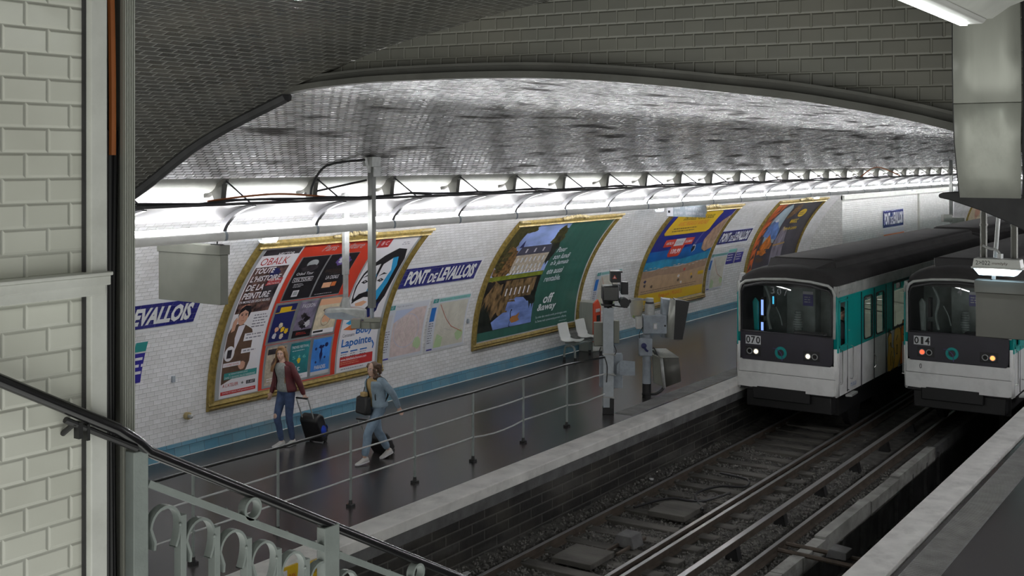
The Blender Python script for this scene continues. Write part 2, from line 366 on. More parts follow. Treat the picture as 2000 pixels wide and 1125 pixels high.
# blue tiled skirting along the foot of the wall and the plaster lip at the springing of the ceiling
struct(grid_mesh('baseboard_left', lambda u, v: onwall(u, v, .02), us, frange(0, .22, 3), 'bluebase', flip=True))
lp = []
for i in range(9):
    a = PI * i / 8; lp.append((T_LEDGE - .02 + .16 * math.cos(a), .11 * math.sin(a)))
mb = MB()
mb.strip([[onwall(u, t, w) for u in frange(XA, XB, 30)] for t, w in lp]); struct(mb.build('trim_1', 'paleplaster'))
# flat tiled wall further along the platform, from where the curved wall steps forward
zt = 3.48
def flat(u, v): return Vector((u, 13.35, v))
struct(grid_mesh('wall_far', flat, frange(41.2, 58, 2), frange(0, zt, 2), 'farwalltile'))
struct(grid_mesh('wall_return', lambda u, v: Vector((41.2, 14.75 - u, v)), frange(0, 1.4, 2), frange(0, zt, 2), 'farwalltile'))
mb = MB(); mb.box(41.2, 58, 13.27, 13.4, 3.30, 3.46); mb.box(51.4, 51.55, 13.28, 13.4, 0, 3.3); struct(mb.build('trim_2', 'paleplaster'))
mb = MB(); mb.box(80, 80.3, -7.5, 15.2, -1.4, 6); struct(mb.build('wall_end', 'dark'))
# platforms
mb = MB(); mb.box(2.5, 80, 9.98, 14.95, -.35, 0); struct(mb.build('floor', 'asphalt'))
mb = MB(); mb.box(5, 80, -7.2, 3.72, -.35, 0); struct(mb.build('floor_right', 'asphalt'))
mb = MB(); mb.box(8.2, 80, 9.55, 9.98, -.14, .012); struct(mb.build('trim_3', 'coping', bev=.012))
mb = MB(); mb.box(5, 80, 3.78, 4.19, -.14, .012); struct(mb.build('trim_4', 'coping', bev=.012))
mb = MB(); mb.box(8.2, 80, 9.56, 9.98, -.30, -.142); struct(mb.build('trim_5', 'concrete'))
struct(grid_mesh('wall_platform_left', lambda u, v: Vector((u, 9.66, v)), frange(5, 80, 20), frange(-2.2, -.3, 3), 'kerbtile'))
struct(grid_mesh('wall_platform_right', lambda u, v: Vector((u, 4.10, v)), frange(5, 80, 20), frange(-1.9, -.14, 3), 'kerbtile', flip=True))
def strip_tactile(name, x0, x1, y0, y1, n):
    mb = MB(); d = (x1 - x0) / n
    for i in range(n):
        a = x0 + i * d; mb.mt('tactile').box(a + .004, a + d - .004, y0, y1, 0, .006)
    mb.mt('tactile'); r = .0
    for i in range(n):
        for j in range(int(d / .055)):
            a = x0 + i * d + .02 + j * .055; mb.box(a, a + .02, y0 + .02, y1 - .02, .006, .010)
    return struct(mb.build(name, smooth=0))
strip_tactile('trim_6', 18.9, 30.0, 10.04, 10.42, 26)
strip_tactile('trim_7', 11.5, 30.0, 3.26, 3.66, 32)
# track bed
def bed(u, v):
    n = noise.noise(Vector((u * 1.3, v * 1.3, 0))) * .05 + noise.noise(Vector((u * 7, v * 7, 3))) * .022
    e = .10 if v > 9.2 else 0
    return Vector((u, v, -1.10 + n + e * (v - 9.2) / .5))
struct(grid_mesh('ground', bed, frange(5, 30, 260), frange(5.88, 9.66, 44), 'ballast'))
mb = MB(); mb.box(30, 80, 4.1, 9.66, -2.2, -1.1); mb.box(5, 30, 4.1, 5.9, -1.95, -1.80); struct(mb.build('ground_far', 'ballast'))
# inspection pit edge between the rails of the near track
mb = MB(); mb.mt('palewall')
x = 8.6
for w_ in (1.9, 1.2, 2.1, 1.5, .8, 1.0, 2.3, 1.7, 2.6):
    mb.box(x, x + w_ - .03, 5.80 + random.uniform(-.02, .02), 5.97, -1.25, -1.00 + random.uniform(-.02, .02)); x += w_
mb.mt('concrete').box(5, 30, 5.86, 5.95, -1.9, -1.06)
for i in range(16): a = 9 + i * 1.0; mb.box(a, a + .09, 5.80, 5.9, -1.85, -1.15)
struct(mb.build('trim_8', smooth=0))
rr = random.Random(3)
def rocks(name, n, x0, x1, y0, y1, z, label):
    mb = MB(); mb.mt('stone')
    for _ in range(n):
        x = x0 + (x1 - x0) * rr.random() ** 1.2; y = rr.uniform(y0, y1); r = rr.uniform(.016, .036)
        p = [Vector((rr.uniform(.6, 1.2) * a, rr.uniform(.6, 1.2) * b, rr.uniform(.5, 1) * c)) * r for a, b, c in ((1, 0, 0), (-1, 0, 0), (0, 1, 0), (0, -1, 0), (0, 0, 1), (0, 0, -1))]
        R = Matrix.Rotation(rr.random() * 6, 3, 'Z') @ Matrix.Rotation(rr.random() * 2, 3, 'X'); zz = bed(x, y).z if z is None else z
        mb.add([R @ q + Vector((x, y, zz + r * .3)) for q in p], [(0, 2, 4), (2, 1, 4), (1, 3, 4), (3, 0, 4), (2, 0, 5), (1, 2, 5), (3, 1, 5), (0, 3, 5)])
    o = mb.build(name, smooth=0); tag(o, label, 'ballast', kind='stuff'); return o
rocks('ballast', 9000, 8.5, 22, 7.85, 9.62, None, 'grey crushed ballast stones between the rails of the left track')
rocks('ballast', 8000, 8.5, 22, 5.98, 7.45, None, 'grey crushed ballast stones in the strip between the two tracks')
# rails
def rail(y, z, x0, x1, label, h=.14, w=.033, group=None):
    mb = MB(); mb.mt('rail').prism([(y - .065, z - h), (y + .065, z - h), (y + .065, z - h + .02), (y + .012, z - h + .035), (y + .012, z - .035), (y + w, z - .028), (y + w, z - .004), (y - w, z - .004), (y - w, z - .028), (y - .012, z - .035), (y - .012, z - h + .035), (y - .065, z - h + .02)], 'x', x0, x1)
    mb.mt('railtop').box(x0, x1, y - w * .9, y + w * .9, z - .004, z)
    o = mb.build('rail', smooth=0); return tag(o, label, 'rail', group)
rail(9.14, -.95, 5, 80, 'running rail of the left track nearest the left platform')
rail(7.70, -.95, 5, 80, 'left rail of the close shiny pair of rails in the middle')
rail(7.53, -.95, 5, 80, 'right rail of the close shiny pair of rails in the middle')
rail(6.27, -.95, 5, 80, 'left running rail of the right track beside the pale pit edge')
rail(4.85, -.95, 5, 80, 'right running rail of the right track beside the right platform')
cr = thing('conductor_rail', 'raised conductor rail on insulator blocks between the two tracks', 'rail', (0, 0, 0))
mb = MB(); mb.mt('rail').box(5, 80, 6.66, 6.76, -.93, -.83); mb.mt('railtop').box(5, 80, 6.668, 6.752, -.83, -.826); mb.build('bar', parent=cr, smooth=0)
for i in range(9):
    mb = MB(); a = 10.0 + i * 1.9; mb.prism([(6.60, -1.15), (6.83, -1.15), (6.78, -.93), (6.65, -.93)], 'x', a, a + .14); mb.build('insulator', 'black', cr, smooth=0)
sl = None
for i in range(26):
    x = 8.9 + i * .62
    for yy, L_ in ((8.42, 1.2), (5.56, 0)):
        if not L_: continue
        mb = MB(); r1 = random.Random(i); mb.box(-.12, .12, -L_ + r1.uniform(-.05, .05), L_ * .93, -.16, .0); mb.box(-.075, .075, -.78, -.66, 0, .03); mb.box(-.075, .075, .66, .78, 0, .03)
        o = mb.build('sleeper', 'wood', bev=.012); o.location = (x, yy, -1.055 + r1.uniform(-.012, .008)); o.rotation_euler = (0, 0, r1.uniform(-.02, .02))
        tag(o, 'worn timber sleeper under the rails of the left track', 'sleeper', 'sleepers of the left track')
def one(name, label, cat, mb, m=None, **k):
    o = mb.build(name, m, **k); return tag(o, label, cat)
mb = MB(); mb.mt('wood').box(14.0, 14.7, 8.1, 8.75, -1.04, -.96); one('track_cover_board', 'broad flat board lying between the rails of the left track', 'board', mb, bev=.01)
mb = MB(); mb.mt('concrete').prism([(8.0, -1.04), (8.35, -1.04), (8.3, -.86), (8.05, -.86)], 'x', 15.1, 15.42); mb.mt('rail').box(14.7, 15.6, 8.05, 8.09, -1.03, -.98).box(14.7, 15.6, 8.25, 8.29, -1.03, -.98); one('track_beacon', 'small metal signalling beacon fixed between the rails', 'beacon', mb, bev=.01)
mb = MB(); mb.mt('wood').box(16.7, 17.6, 7.95, 8.6, -1.04, -.95); one('cable_cover', 'dark flat cable cover between the rails beside the looped cables', 'cover', mb, bev=.01)
mb = MB(); mb.mt('cable')
mb.tube(curve([(17.3, 7.9, -.98), (17.9, 8.3, -.93), (18.6, 8.2, -.95), (18.9, 7.85, -.97), (19.4, 8.0, -.98), (19.6, 8.6, -1.0)]), .022, 6); mb.tube(curve([(16.8, 8.9, -.98), (17.4, 8.55, -.92), (17.6, 8.1, -.95), (18.4, 7.9, -.96)]), .022, 6)
one('track_cable', 'thick black cables looped between the rails of the left track', 'cable', mb)
mb = MB(); mb.mt('wood').M = Matrix.Translation((10.9, 8.5, -1.0)) @ Matrix.Rotation(.15, 4, 'Z'); mb.mt('goldlight').box(-.1, .1, -.7, .7, -.04, .05); one('plank', 'yellowish timber plank lying across the left track in front', 'plank', mb, bev=.008)
for i, (x, lab) in enumerate(((13.4, 'crossbar pair over the pit, nearer one carrying a square flat box'), (16.2, 'crossbar pair over the pit, further one with a small bent cover'))):
    t_ = thing('pit_crossbar', lab, 'crossbar', (x, 0, 0))
    for d in (0, .33): mb = MB(); mb.tube([(d, 6.2, -1.0), (d, 4.15, -1.05)], .035, 8); mb.build('bar', 'rail', t_)
    mb = MB()
    if i == 0: mb.box(-.1, .4, 5.15, 5.6, -.98, -.88)
    else: mb.prism([(5.2, -.98), (5.5, -.98), (5.45, -.85), (5.2, -.87)], 'x', .02, .3)
    mb.build('box', 'concrete', t_, bev=.01)
for k, (x, y) in enumerate(((12.9, 9.45), (12.3, 9.42), (14.6, 6.5), (18.6, 9.5))):
    mb = MB(); mb.M = Matrix.Translation((x, y, -1.02)) @ Matrix.Rotation(k * 1.3, 4, 'Z'); mb.prism([(-.05, -.03), (.05, -.04), (.07, .02), (-.02, .05)], 'z', 0, .012); mb.prism([(-.03, -.03), (.02, -.02), (.03, .02)], 'y', -.02, .03)
    o = mb.build('paper_scrap', 'signwhite'); tag(o, ['crumpled white paper scrap on the ballast below the kerb wall', 'second white paper scrap on the ballast, nearer the camera', 'folded white paper on the stones between the two tracks', 'small white scrap by the kerb wall before the train'][k], 'litter')

# near hall: dark tiled vault over the stairs, wall beside the stairs, tiled lintel over the arch
NV = curve([(12.6, 0), (12.1, 2.1), (11.2, 3.4), (10.2, 3.95), (9.0, 4.4), (8.02, 4.9), (6.97, 5.27), (6.08, 5.56), (5.3, 5.71), (4.54, 5.83), (3.2, 5.95), (1.6, 5.93), (0, 5.75), (-1.6, 5.3), (-3, 4.4), (-3.6, 3)], 6)
na = [0.]
for a, b in zip(NV, NV[1:]): na.append(na[-1] + (b - a).length)
def near(u, v):
    i = min(len(NV) - 2, max(0, bisect.bisect(na, v) - 1)); f = (v - na[i]) / (na[i + 1] - na[i]); p = NV[i].lerp(NV[i + 1], f); return Vector((u, p.x, p.y))
struct(grid_mesh('ceiling_near', near, frange(-3.5, XA, 20), [na[-1] * i / 120 for i in range(121)], 'neartile', flip=True))
FA = curve([(9.0, 4.4), (8.5, 4.68), (8.02, 4.9), (7.5, 5.1), (6.97, 5.27), (6.2, 5.33), (5.42, 5.335), (4.71, 5.32), (4.19, 5.29), (3.66, 5.24), (3.1, 5.17), (2.41, 5.07), (1.61, 4.89), (.9, 4.62), (.2, 4.2), (-.6, 3.4), (-1.2, 2.4)], 5)
def ny(y, C=NV):
    for a, b in zip(C, C[1:]):
        if a.x >= y >= b.x: f = (a.x - y) / max(1e-6, a.x - b.x); return a.y + (b.y - a.y) * f
    return C[-1].y
ys = [p.x for p in FA if p.x <= 6.97]
me_rows = [[(XA, y, FA[i].y) for i, y in [(j, p.x) for j, p in enumerate(FA) if p.x <= 6.97]], [(XA, y, max(ny(y), FA[[j for j, p in enumerate(FA) if p.x == y][0]].y + .001)) for y in ys]]
me = bpy.data.meshes.new('wall_lintel'); n = len(ys); me.from_pydata(me_rows[0] + me_rows[1], [], [[i, i + 1, n + i + 1, n + i] for i in range(n - 1)]); l = me.uv_layers.new(name='UVMap')
for p in me.polygons:
    for li in p.loop_indices:
        v = me.vertices[me.loops[li].vertex_index].co; l.data[li].uv = (-v.y, v.z - .018 * v.y)
me.materials.append(MT['fasciatile']); struct(link(me, 'wall_lintel'))
# moulded edge of the arch
mb = MB(); mb.mt('fasciaplaster'); arch = [p for p in FA if p.x > -1.1]
for dz0, dz1, dx in ((-.012, .035, .10), (.03, .085, .05), (.08, .10, .075)):
    rws = []
    for z_, x_ in ((dz0, 0), (dz0, dx), (dz1, dx), (dz1, 0)): rws.append([(XA - x_, p.x, p.y + (z_ if p.x < 6.9 else z_ * .55 - .0)) for p in arch])
    mb.strip(rws)
struct(mb.build('trim_9'))
mb = MB(); mb.tube([(XA - .03, p.x, p.y - .02) for p in NV if 6.9 < p.x], .055, 8); struct(mb.build('trim_13', 'dark'))
mb = MB(); mb.strip([[(XA + .02, y, ny(y)) for y in frange(7.0, 12.6, 20)][::1], [(XA + .02, y, 5.9 if y < 8 else 5.9 - 5.6 * (y - 8) ** 2 / 21) for y in frange(7.0, 12.6, 20)]])
struct(mb.build('wall_behind_vault', 'fasciaplaster'))
# wall beside the stairs with its painted cornice, corner strip, cable slot and grooved metal cover
PX = 2.262
struct(grid_mesh('wall_stairs', lambda u, v: Vector((u, 3.1, v)), frange(-3.5, PX, 3), frange(0, 5.9, 3), 'pillartile'))
mb = MB(); mb.mt('cream').box(2.222, 2.281, 3.06, 3.12, 0, 5.9); struct(mb.build('trim_10', bev=.004))
mb = MB(); mb.mt('cream').box(-3.5, 2.283, 3.045, 3.1, 4.315, 4.345).box(-3.5, 2.27, 3.052, 3.1, 4.285, 4.318).box(-3.5, 2.287, 3.038, 3.1, 4.345, 4.357); struct(mb.build('trim_11', bev=.003))
mb = MB(); mb.mt('dark').box(2.26, 2.60, 3.34, 3.36, 0, 5.9); mb.box(2.26, 2.266, 3.12, 3.34, 0, 5.9); mb.box(2.216, 2.2215, 3.085, 3.12, 0, 5.9); struct(mb.build('wall_slot'))
mb = MB(); mb.mt('brushed')
x0, x1 = 2.388, 2.431
mb.box(x0, x1, 3.125, 3.14, 0, 5.9); mb.box(x1 - .004, x1, 3.14, 3.34, 0, 5.9)
for i in range(5): a = x0 + .002 + i * .0085; mb.box(a, a + .005, 3.117, 3.125, 0, 5.9)
struct(mb.build('trim_12', smooth=0))
for k, (xo, yo, r, m, z0, z1, wob) in enumerate(((2.350, 3.16, .011, 'cable', 0, 4.80, .003), (2.372, 3.17, .012, 'cable', 0, 4.80, .004), (2.396, 3.18, .010, 'cable', 0, 4.80, .008), (2.350, 3.15, .012, 'orange', 4.72, 5.9, .016), (2.385, 3.23, .010, 'orange', 0, 3.9, .002))):
    mb = MB(); mb.tube([(xo + wob * math.sin(z * 2.3 + k), yo, z) for z in frange(z0, z1, 24)], r, 8)
    tag(mb.build('wall_cable', m), ['leftmost black cable running up the slot by the stair wall', 'middle black cable in the slot by the stair wall', 'thin black cable beside the grooved metal cover', 'orange cable at the top of the wall slot', 'orange cable low in the wall slot behind the black ones'][k], 'cable')

# ================================================================== PLATFORM LIGHTS
LY, LX0, LS = 11.9, 10.70, 1.759
def light_unit(dx=0, sy=1):
    t_ = thing('platform_light', 'one length of the overhead fluorescent light strip above the left platform', 'light', (0, 0, 0), 0, 'overhead light strip above the left platform')
    hs = [(-.055, 0.0), (-.075, .03), (-.078, .08), (-.06, .115), (-.035, .135), (.035, .135), (.06, .115), (.078, .08), (.075, .03), (.055, 0)]
    mb = MB(); mb.prism([(a, 3.63 + b) for a, b in hs], 'x', .02, LS - .02); mb.build('housing', 'fixture', t_, smooth=50)
    mb = MB(); mb.prism([(a * 1.05, 3.628 + b * 1.03) for a, b in hs], 'x', -.022, .022); mb.build('joint_band', 'bluegrey', t_)
    mb = MB(); mb.cyl((.08, 0, 3.80), (LS - .08, 0, 3.80), .026, n=10); mb.build('fluorescent_tube', 'tube', t_)
    mb = MB(); mb.cyl((.15, .17, 4.06), (LS - .15, .17, 4.06), .016, n=8); mb.build('upper_tube', 'uptube', t_)
    rf = curve([(.02, 3.92), (-.10, 3.97), (-.26, 4.05), (-.44, 4.11), (-.60, 4.135)], 4)
    mb = MB(); mb.strip([[(x, p.x, p.y) for x in (0, LS)] for p in rf]); mb.build('reflector', 'reflector', t_, solid=.008)
    mb = MB(); mb.box(0, LS, -.62, -.57, 4.13, 4.165); mb.build('cable_tray', 'dark', t_)
    ac = curve([(-.01, 3.74), (-.06, 3.86), (-.20, 3.985), (-.40, 4.075), (-.60, 4.12)], 4); n = len(ac)
    mb = MB(); mb.mt('armshade').loft([[(x, p.x + .05 * (1 - i / n), p.y + .05 * (1 - i / n)) for x in (-.035, .035)] + [(x, p.x - .01, p.y - .045 * (1.2 - i / n)) for x in (.035, -.035)] for i, p in enumerate(ac)]); mb.build('arm', None, t_, bev=.004)
    mb = MB(); mb.mt('signdark').prism([(.0, 4.11), (.10, 4.11), (.20, 4.34), (-.04, 4.43)], 'x', -.045, .045); mb.prism([(.32, 4.205), (.33, 4.25), (-.06, 4.47), (-.06, 4.40)], 'x', -.05, .05); mb.build('bracket', None, t_)
    mb = MB(); mb.cyl((.06, -.46, 4.15), (.0, -.04, 4.45), .011, n=6); mb.build('rod', 'cable', t_)
    return t_
lu = light_unit(); lu.location = (LX0 - 2 * LS, LY, 0)
for i in range(-1, 38):
    o = copy_tree(lu); o.location = (LX0 + i * LS, LY, 0)
for i in range(1, 38):
    o = copy_tree(lu); o.location = (LX0 + i * LS, -.8, 0); o.rotation_euler = (0, 0, PI)  # unseen strip, set out of view to throw light on the right side
    for q in list(o.children):
        if q.name.startswith('upper_tube'): bpy.data.objects.remove(q)
    o['label'] = 'unseen length of fluorescent light strip set above the right platform to brighten it'; o['group'] = 'unseen light strip above the right platform'
mb = MB(); mb.mt('cable')
cp = []
for i in range(90): x = 8 + i * .6; cp.append((x, LY - .58 + .02 * math.sin(i), 4.185 + .025 * math.sin(i * 1.7) * math.sin(i * .5)))
mb.tube(cp, .016, 6); mb.tube([(p[0], p[1] + .05, p[2] - .012 + .02 * math.sin(p[0] * 2)) for p in cp], .011, 5); tag(mb.build('power_cable'), 'long black power cable lying along the top of the light strip', 'cable')
mb = MB(); mb.mt('orange').tube(curve([(10.0, LY - .5, 4.19), (10.7, LY - .5, 4.24), (11.4, LY - .45, 4.25), (12.2, LY - .52, 4.19)]), .014, 6); tag(mb.build('light_cable'), 'thin orange cable on the light strip above the left hanging sign box', 'cable')
mb = MB(); mb.mt('orange').tube(curve([(37, LY - .5, 4.2), (39.5, LY - .3, 4.5), (41.5, LY - .5, 4.2)]), .02, 6); tag(mb.build('light_cable'), 'far orange cable arching above the light strip near the metal panel', 'cable')
# light fixture of the near hall, top right
t_ = thing('hall_light', 'white fluorescent light fixture at the top right in front of the tiled lintel', 'light', (5.58, 1.20, 5.35))
mb = MB(); mb.mt('cream').prism([(-.30, .10), (-.16, .05), (-.085, .0), (.075, .0), (.10, .03), (.10, .12), (-.30, .14)], 'x', -3.0, 0); mb.build('housing', None, t_, bev=.008)
mb = MB(); mb.prism([(-.065, .0), (-.05, -.022), (.045, -.022), (.06, .0)], 'x', -2.95, -.02); mb.build('diffuser', 'fixwhite', t_, bev=.006)
mb = MB(); mb.box(-2.9, -.06, .012, .042, -.030, -.018); mb.build('fluorescent_tube', 'hangtube', t_)
# unseen lamps added over and behind the camera to brighten wall and trains
hl = None
for (x, y) in ((-1.2, .6), (-1.2, -2.0), (1.2, -1.6)):
    t_ = thing('hall_fill_light', 'added unseen fluorescent fill light over the stair hall', 'light', (x, y, 5.55), 0, 'added fill lights over the stair hall')
    mb = MB(); mb.box(-.7, .7, -.07, .07, 0, .08); mb.build('housing', 'cream', t_); mb = MB(); mb.cyl((-.66, 0, -.03), (.66, 0, -.03), .022, n=8); mb.build('fluorescent_tube', 'hallfilltube', t_)
# ================================================================== SIGNS AND POSTERS ON THE LEFT WALL
def art(n, c, rough=.35, **k): mat(n, c, rough, **k); return n
art('a_white', (.68, .67, .70)); art('a_black', (.012, .011, .014)); art('a_red', (.52, .045, .022)); art('a_dred', (.42, .03, .03)); art('a_grey', (.33, .35, .36)); art('a_lgrey', (.52, .52, .54))
art('a_brown', (.10, .06, .04), var=.2); art('a_skin', (.50, .28, .20), var=.12, vs=3); art('a_skin2', (.36, .17, .12), var=.2); art('a_teal', (.03, .23, .22)); art('a_shirt', (.62, .60, .66))
art('a_blue', (.02, .13, .42)); art('a_cyan', (.03, .30, .56)); art('a_navy', (.015, .02, .10)); art('a_orange', (.62, .16, .04)); art('a_yellow', (.66, .43, .02)); art('a_cream', (.58, .50, .36), var=.2, vs=9); art('a_peach', (.66, .36, .22))
art('a_green', (.028, .105, .082), var=.12, vs=2, stretch=(3, 1, .2)); art('a_print', (.20, .20, .24)); art('a_pale', (.55, .57, .62)); art('a_bgreen', (.20, .30, .08), var=.3); art('a_violet', (.10, .06, .22), var=.5, vs=9)
art('a_mosaic', (.10, .055, .045), var=.95, vs=9, dirt=.6, dcol=(.02, .03, .08)); art('a_dark', (.035, .03, .035), var=.6, vs=6); art('a_sky', (.26, .35, .66), var=.45, vs=1.1, stretch=(1, 1, 2.2), dirt=.8, dcol=(.66, .64, .74))
art('a_tree', (.16, .085, .03), var=.9, vs=14); art('a_treed', (.05, .045, .012), var=.9, vs=16); art('a_leafdark', (.012, .015, .012), var=.6, vs=8); art('a_stonework', (.42, .36, .28), var=.3, vs=14); art('a_slate', (.06, .06, .09)); art('a_water', (.015, .013, .012), var=.7, vs=6)
art('a_refl', (.16, .10, .045), var=.9, vs=10, stretch=(1, 1, .4)); art('a_wsky', (.17, .25, .56), var=.35, vs=3, stretch=(.6, 1, 2)); art('a_grass', (.17, .20, .02), var=.3, vs=9); art('a_swan', (.36, .15, .04))
art('a_deep', (.012, .018, .20), var=.2, vs=1.5); art('a_sea', (.0, .10, .36), var=.25, vs=1.8); art('a_shallow', (.02, .24, .42), var=.3, vs=2.5); art('a_foam', (.45, .42, .40), var=.2); art('a_wetsand', (.34, .22, .15), var=.15); art('a_sand', (.46, .31, .19), var=.12, vs=5)
art('a_rock', (.34, .22, .15), var=.4, vs=8); art('a_night', (.05, .045, .06), var=.4, vs=1.4); art('a_flame', (.55, .12, .03), var=.7, vs=3, stretch=(1, 1, .35)); art('a_mtn', (.10, .18, .42), var=.5, vs=5); art('a_dusk', (.30, .38, .42), var=.3, vs=1); art('a_tent', (.55, .16, .02), var=.6, vs=5)
art('a_robe', (.22, .19, .24), var=.5, vs=6, stretch=(1, 1, .25)); art('a_goldink', (.45, .25, .06)); art('a_mapbg', (.55, .53, .46), var=.1, vs=5); art('a_mappink', (.56, .46, .45), var=.15, vs=9); art('a_mapblue', (.42, .48, .64)); art('a_mapgreen', (.38, .50, .28)); art('a_road', (.66, .62, .55)); art('a_mapgrey', (.42, .40, .38), var=.5, vs=20)
art('a_indigo', (.03, .025, .24)); art('a_mint', (.20, .50, .47))

def curved_frame(parent, u0, u1, v0, v1, w=.14, crest=True):
    """gilded moulding that follows the curve of the wall, four sides as parts, crest on the top rail"""
    def bar(name, ua, ub, va, vb):
        mb = MB(); mb.mt('gold'); n = max(2, int((vb - va) / .1)); rows = []
        horiz = (ub - ua) > (vb - va)
        prof_ = ((0, .0), (.06, .055), (.3, .085), (.45, .05), (.62, .075), (.9, .055), (1, .0))
        if horiz:
            for q, d in prof_: rows.append([onwall(u, va + (vb - va) * q, d) for u in frange(ua, ub, 4)])
        else:
            for q, d in prof_: rows.append([onwall(ua + (ub - ua) * q, v, d) for v in frange(va, vb, n)])
        mb.strip(rows)
        if horiz:
            for u in (ua, ub): mb.add([r[0 if u == ua else -1] for r in rows], [list(range(len(rows)))])
        return mb.build(name, parent=parent)
    bar('bottom_rail', u0, u1, v0, v0 + w * 1.15); bar('top_rail', u0, u1, v1 - w, v1); bar('side_rail', u0, u0 + w, v0 + w, v1 - w); bar('side_rail', u1 - w, u1, v0 + w, v1 - w)
    if crest:
        mb = MB(); mb.mt('goldlight'); r = random.Random(int(u0 * 10)); um = (u0 + u1) / 2
        for i in range(26):
            u = um + (i - 12.5) * .042; mb.sph(onwall(u, v1 + .02 + .07 * (1 - abs(i - 12.5) / 14) * r.uniform(.5, 1.3), .05), (.035, .03, .03 + .02 * r.random()), 6, 4)
        mb.build('crest', parent=parent)
        for ue, sg in ((u0, 1), (u1, -1)):
            mb = MB(); mb.mt('goldlight')
            for i in range(9): mb.sph(onwall(ue + sg * (.01 + .04 * i), v1 + .03 - .004 * i, .06), (.04, .03, .032 - .002 * i), 6, 4)
            mb.build('corner_ornament', parent=parent)

# --- billboard 1: three posters
b1 = thing('billboard', 'large gilt framed billboard behind the walking women, red centre with small posters', 'billboard'); b1.location = (0, 0, 0)
curved_frame(b1, 12.83, 17.2, .60, 3.80)
S = Sheet(); S.rect(12.95, .74, 17.08, 3.68, 'a_grey', 0); S.rect(13.95, .76, 15.86, 3.66, 'a_red', 1)
S.text('Paris  Culture', 14.45, 3.44, 1.05, .15, 'a_grey', 2, shear=.5)
for (a, b, c, d) in ((14.06, 2.38, 15.52, 3.34), (14.0, 1.56, 14.58, 2.36), (14.56, 1.56, 15.12, 2.36), (15.06, 1.56, 15.72, 2.36), (14.03, .78, 14.6, 1.55), (14.6, .78, 15.18, 1.55), (15.16, .78, 15.74, 1.55)): S.rect(a, b, c, d, 'zinc', 2)
S.build('backing_panel', onwall, b1, base=.02)
S = Sheet(); S.rect(13.07, .77, 13.93, 3.62, 'a_white', 0)                     # the painting lecture poster
S.rect(13.08, 3.46, 13.90, 3.60, 'a_dark', 1).text('HECTOR', 13.42, 3.44, .36, .075, 'a_white', 3, bold=.01)
S.text('OBALK', 13.13, 3.24, .62, .165, 'a_dred', 2)
S.rect(13.09, 2.26, 13.84, 3.20, 'a_mosaic', 1); S.rect(13.5, 2.52, 13.84, 2.8, 'a_dark', 2); S.blob(13.6, 3.05, .12, .1, 'a_navy', 2); S.blob(13.3, 2.36, .1, .07, 'a_skin2', 2)
for tx, v, w in (('TOUTE', 3.06, .44), ("L'HISTOIRE", 2.89, .66), ('DE LA', 2.71, .38), ('PEINTURE', 2.54, .60)): S.text(tx, 13.12, v, w, .125, 'a_white', 4, bold=.02, shear=.12)
S.text('EN MOINS DE DEUX HEURES', 13.1, 2.46, .68, .05, 'a_white', 4, bold=.01)
S.poly([(13.52, 2.78), (13.86, 2.80), (13.86, 2.93), (13.54, 2.91)], 'a_dred', 3).text('DEJA 40 000', 13.56, 2.86, .27, .04, 'a_white', 4).text('SPECTATEURS', 13.55, 2.80, .28, .04, 'a_white', 4)
S.poly([(13.10, 1.0), (13.08, 1.9), (13.14, 2.04), (13.3, 2.08), (13.44, 2.02), (13.6, 1.93), (13.66, 1.8), (13.68, 1.35), (13.62, 1.2), (13.5, 1.14)], 'a_brown', 2)
S.poly([(13.27, 2.02), (13.42, 2.04), (13.36, 1.75), (13.30, 1.55), (13.25, 1.8)], 'a_shirt', 3)
S.ell(13.31, 2.2, .105, .165, 'a_skin', 4); S.poly([(13.18, 2.2), (13.2, 2.36), (13.28, 2.42), (13.4, 2.4), (13.45, 2.28), (13.42, 2.16), (13.39, 2.28), (13.3, 2.33), (13.22, 2.28)], 'a_black', 5)
for du in (-.045, .045): S.ell(13.31 + du, 2.225, .018, .012, 'a_black', 5, 8); S.line((13.31 + du - .025, 2.25), (13.31 + du + .025, 2.252), .012, 'a_black', 5)
S.line((13.31, 2.22), (13.305, 2.165), .014, 'a_skin2', 5); S.line((13.275, 2.12), (13.345, 2.125), .014, 'a_skin2', 5)
S.poly([(13.13, 1.92), (13.12, 2.12), (13.17, 2.2), (13.21, 2.14), (13.2, 1.95)], 'a_skin', 4)
S.ell(13.2, 1.53, .11, .135, 'a_white', 4); S.rect(13.15, 1.45, 13.25, 1.6, 'a_dark', 5)
S.blob(13.52, 1.29, .08, .07, 'a_skin', 4, .12)
S.rect(13.1, 1.3, 13.48, 1.37, 'a_white', 5).text('+ 1 COFFRET DE NOEL', 13.12, 1.315, .33, .035, 'a_dred', 6)
S.rect(13.46, 1.72, 13.9, 1.86, 'a_white', 4); S.lines(13.5, 1.82, .38, 2, .06, 'a_print', 5, seed=2); S.rect(13.46, 1.5, 13.88, 1.58, 'a_white', 4); S.lines(13.5, 1.53, .34, 1, .06, 'a_print', 5, seed=3); S.lines(13.56, 2.18, .32, 5, .055, 'a_print', 3, seed=4)
S.rect(13.15, 1.08, 13.88, 1.19, 'a_teal', 4).text('ALTERNATIVEMENT JOUE', 13.25, 1.14, .42, .035, 'a_white', 5).text('DANS 2 GRANDES SALLES PARISIENNES', 13.17, 1.09, .68, .035, 'a_white', 5)
S.text("A L'ATELIER", 13.14, .95, .34, .06, 'a_dred', 3).text('+', 13.55, .95, .05, .05, 'a_black', 3).rect(13.66, .94, 13.86, 1.0, 'a_black', 3).text('13 ART', 13.68, .95, .16, .04, 'a_white', 4)
S.rect(13.1, .82, 13.88, .88, 'a_dred', 3).text('DATES ET RESAS SUR grand-art.online', 13.14, .832, .70, .035, 'a_white', 4)
S.build('poster', onwall, b1, base=.026)
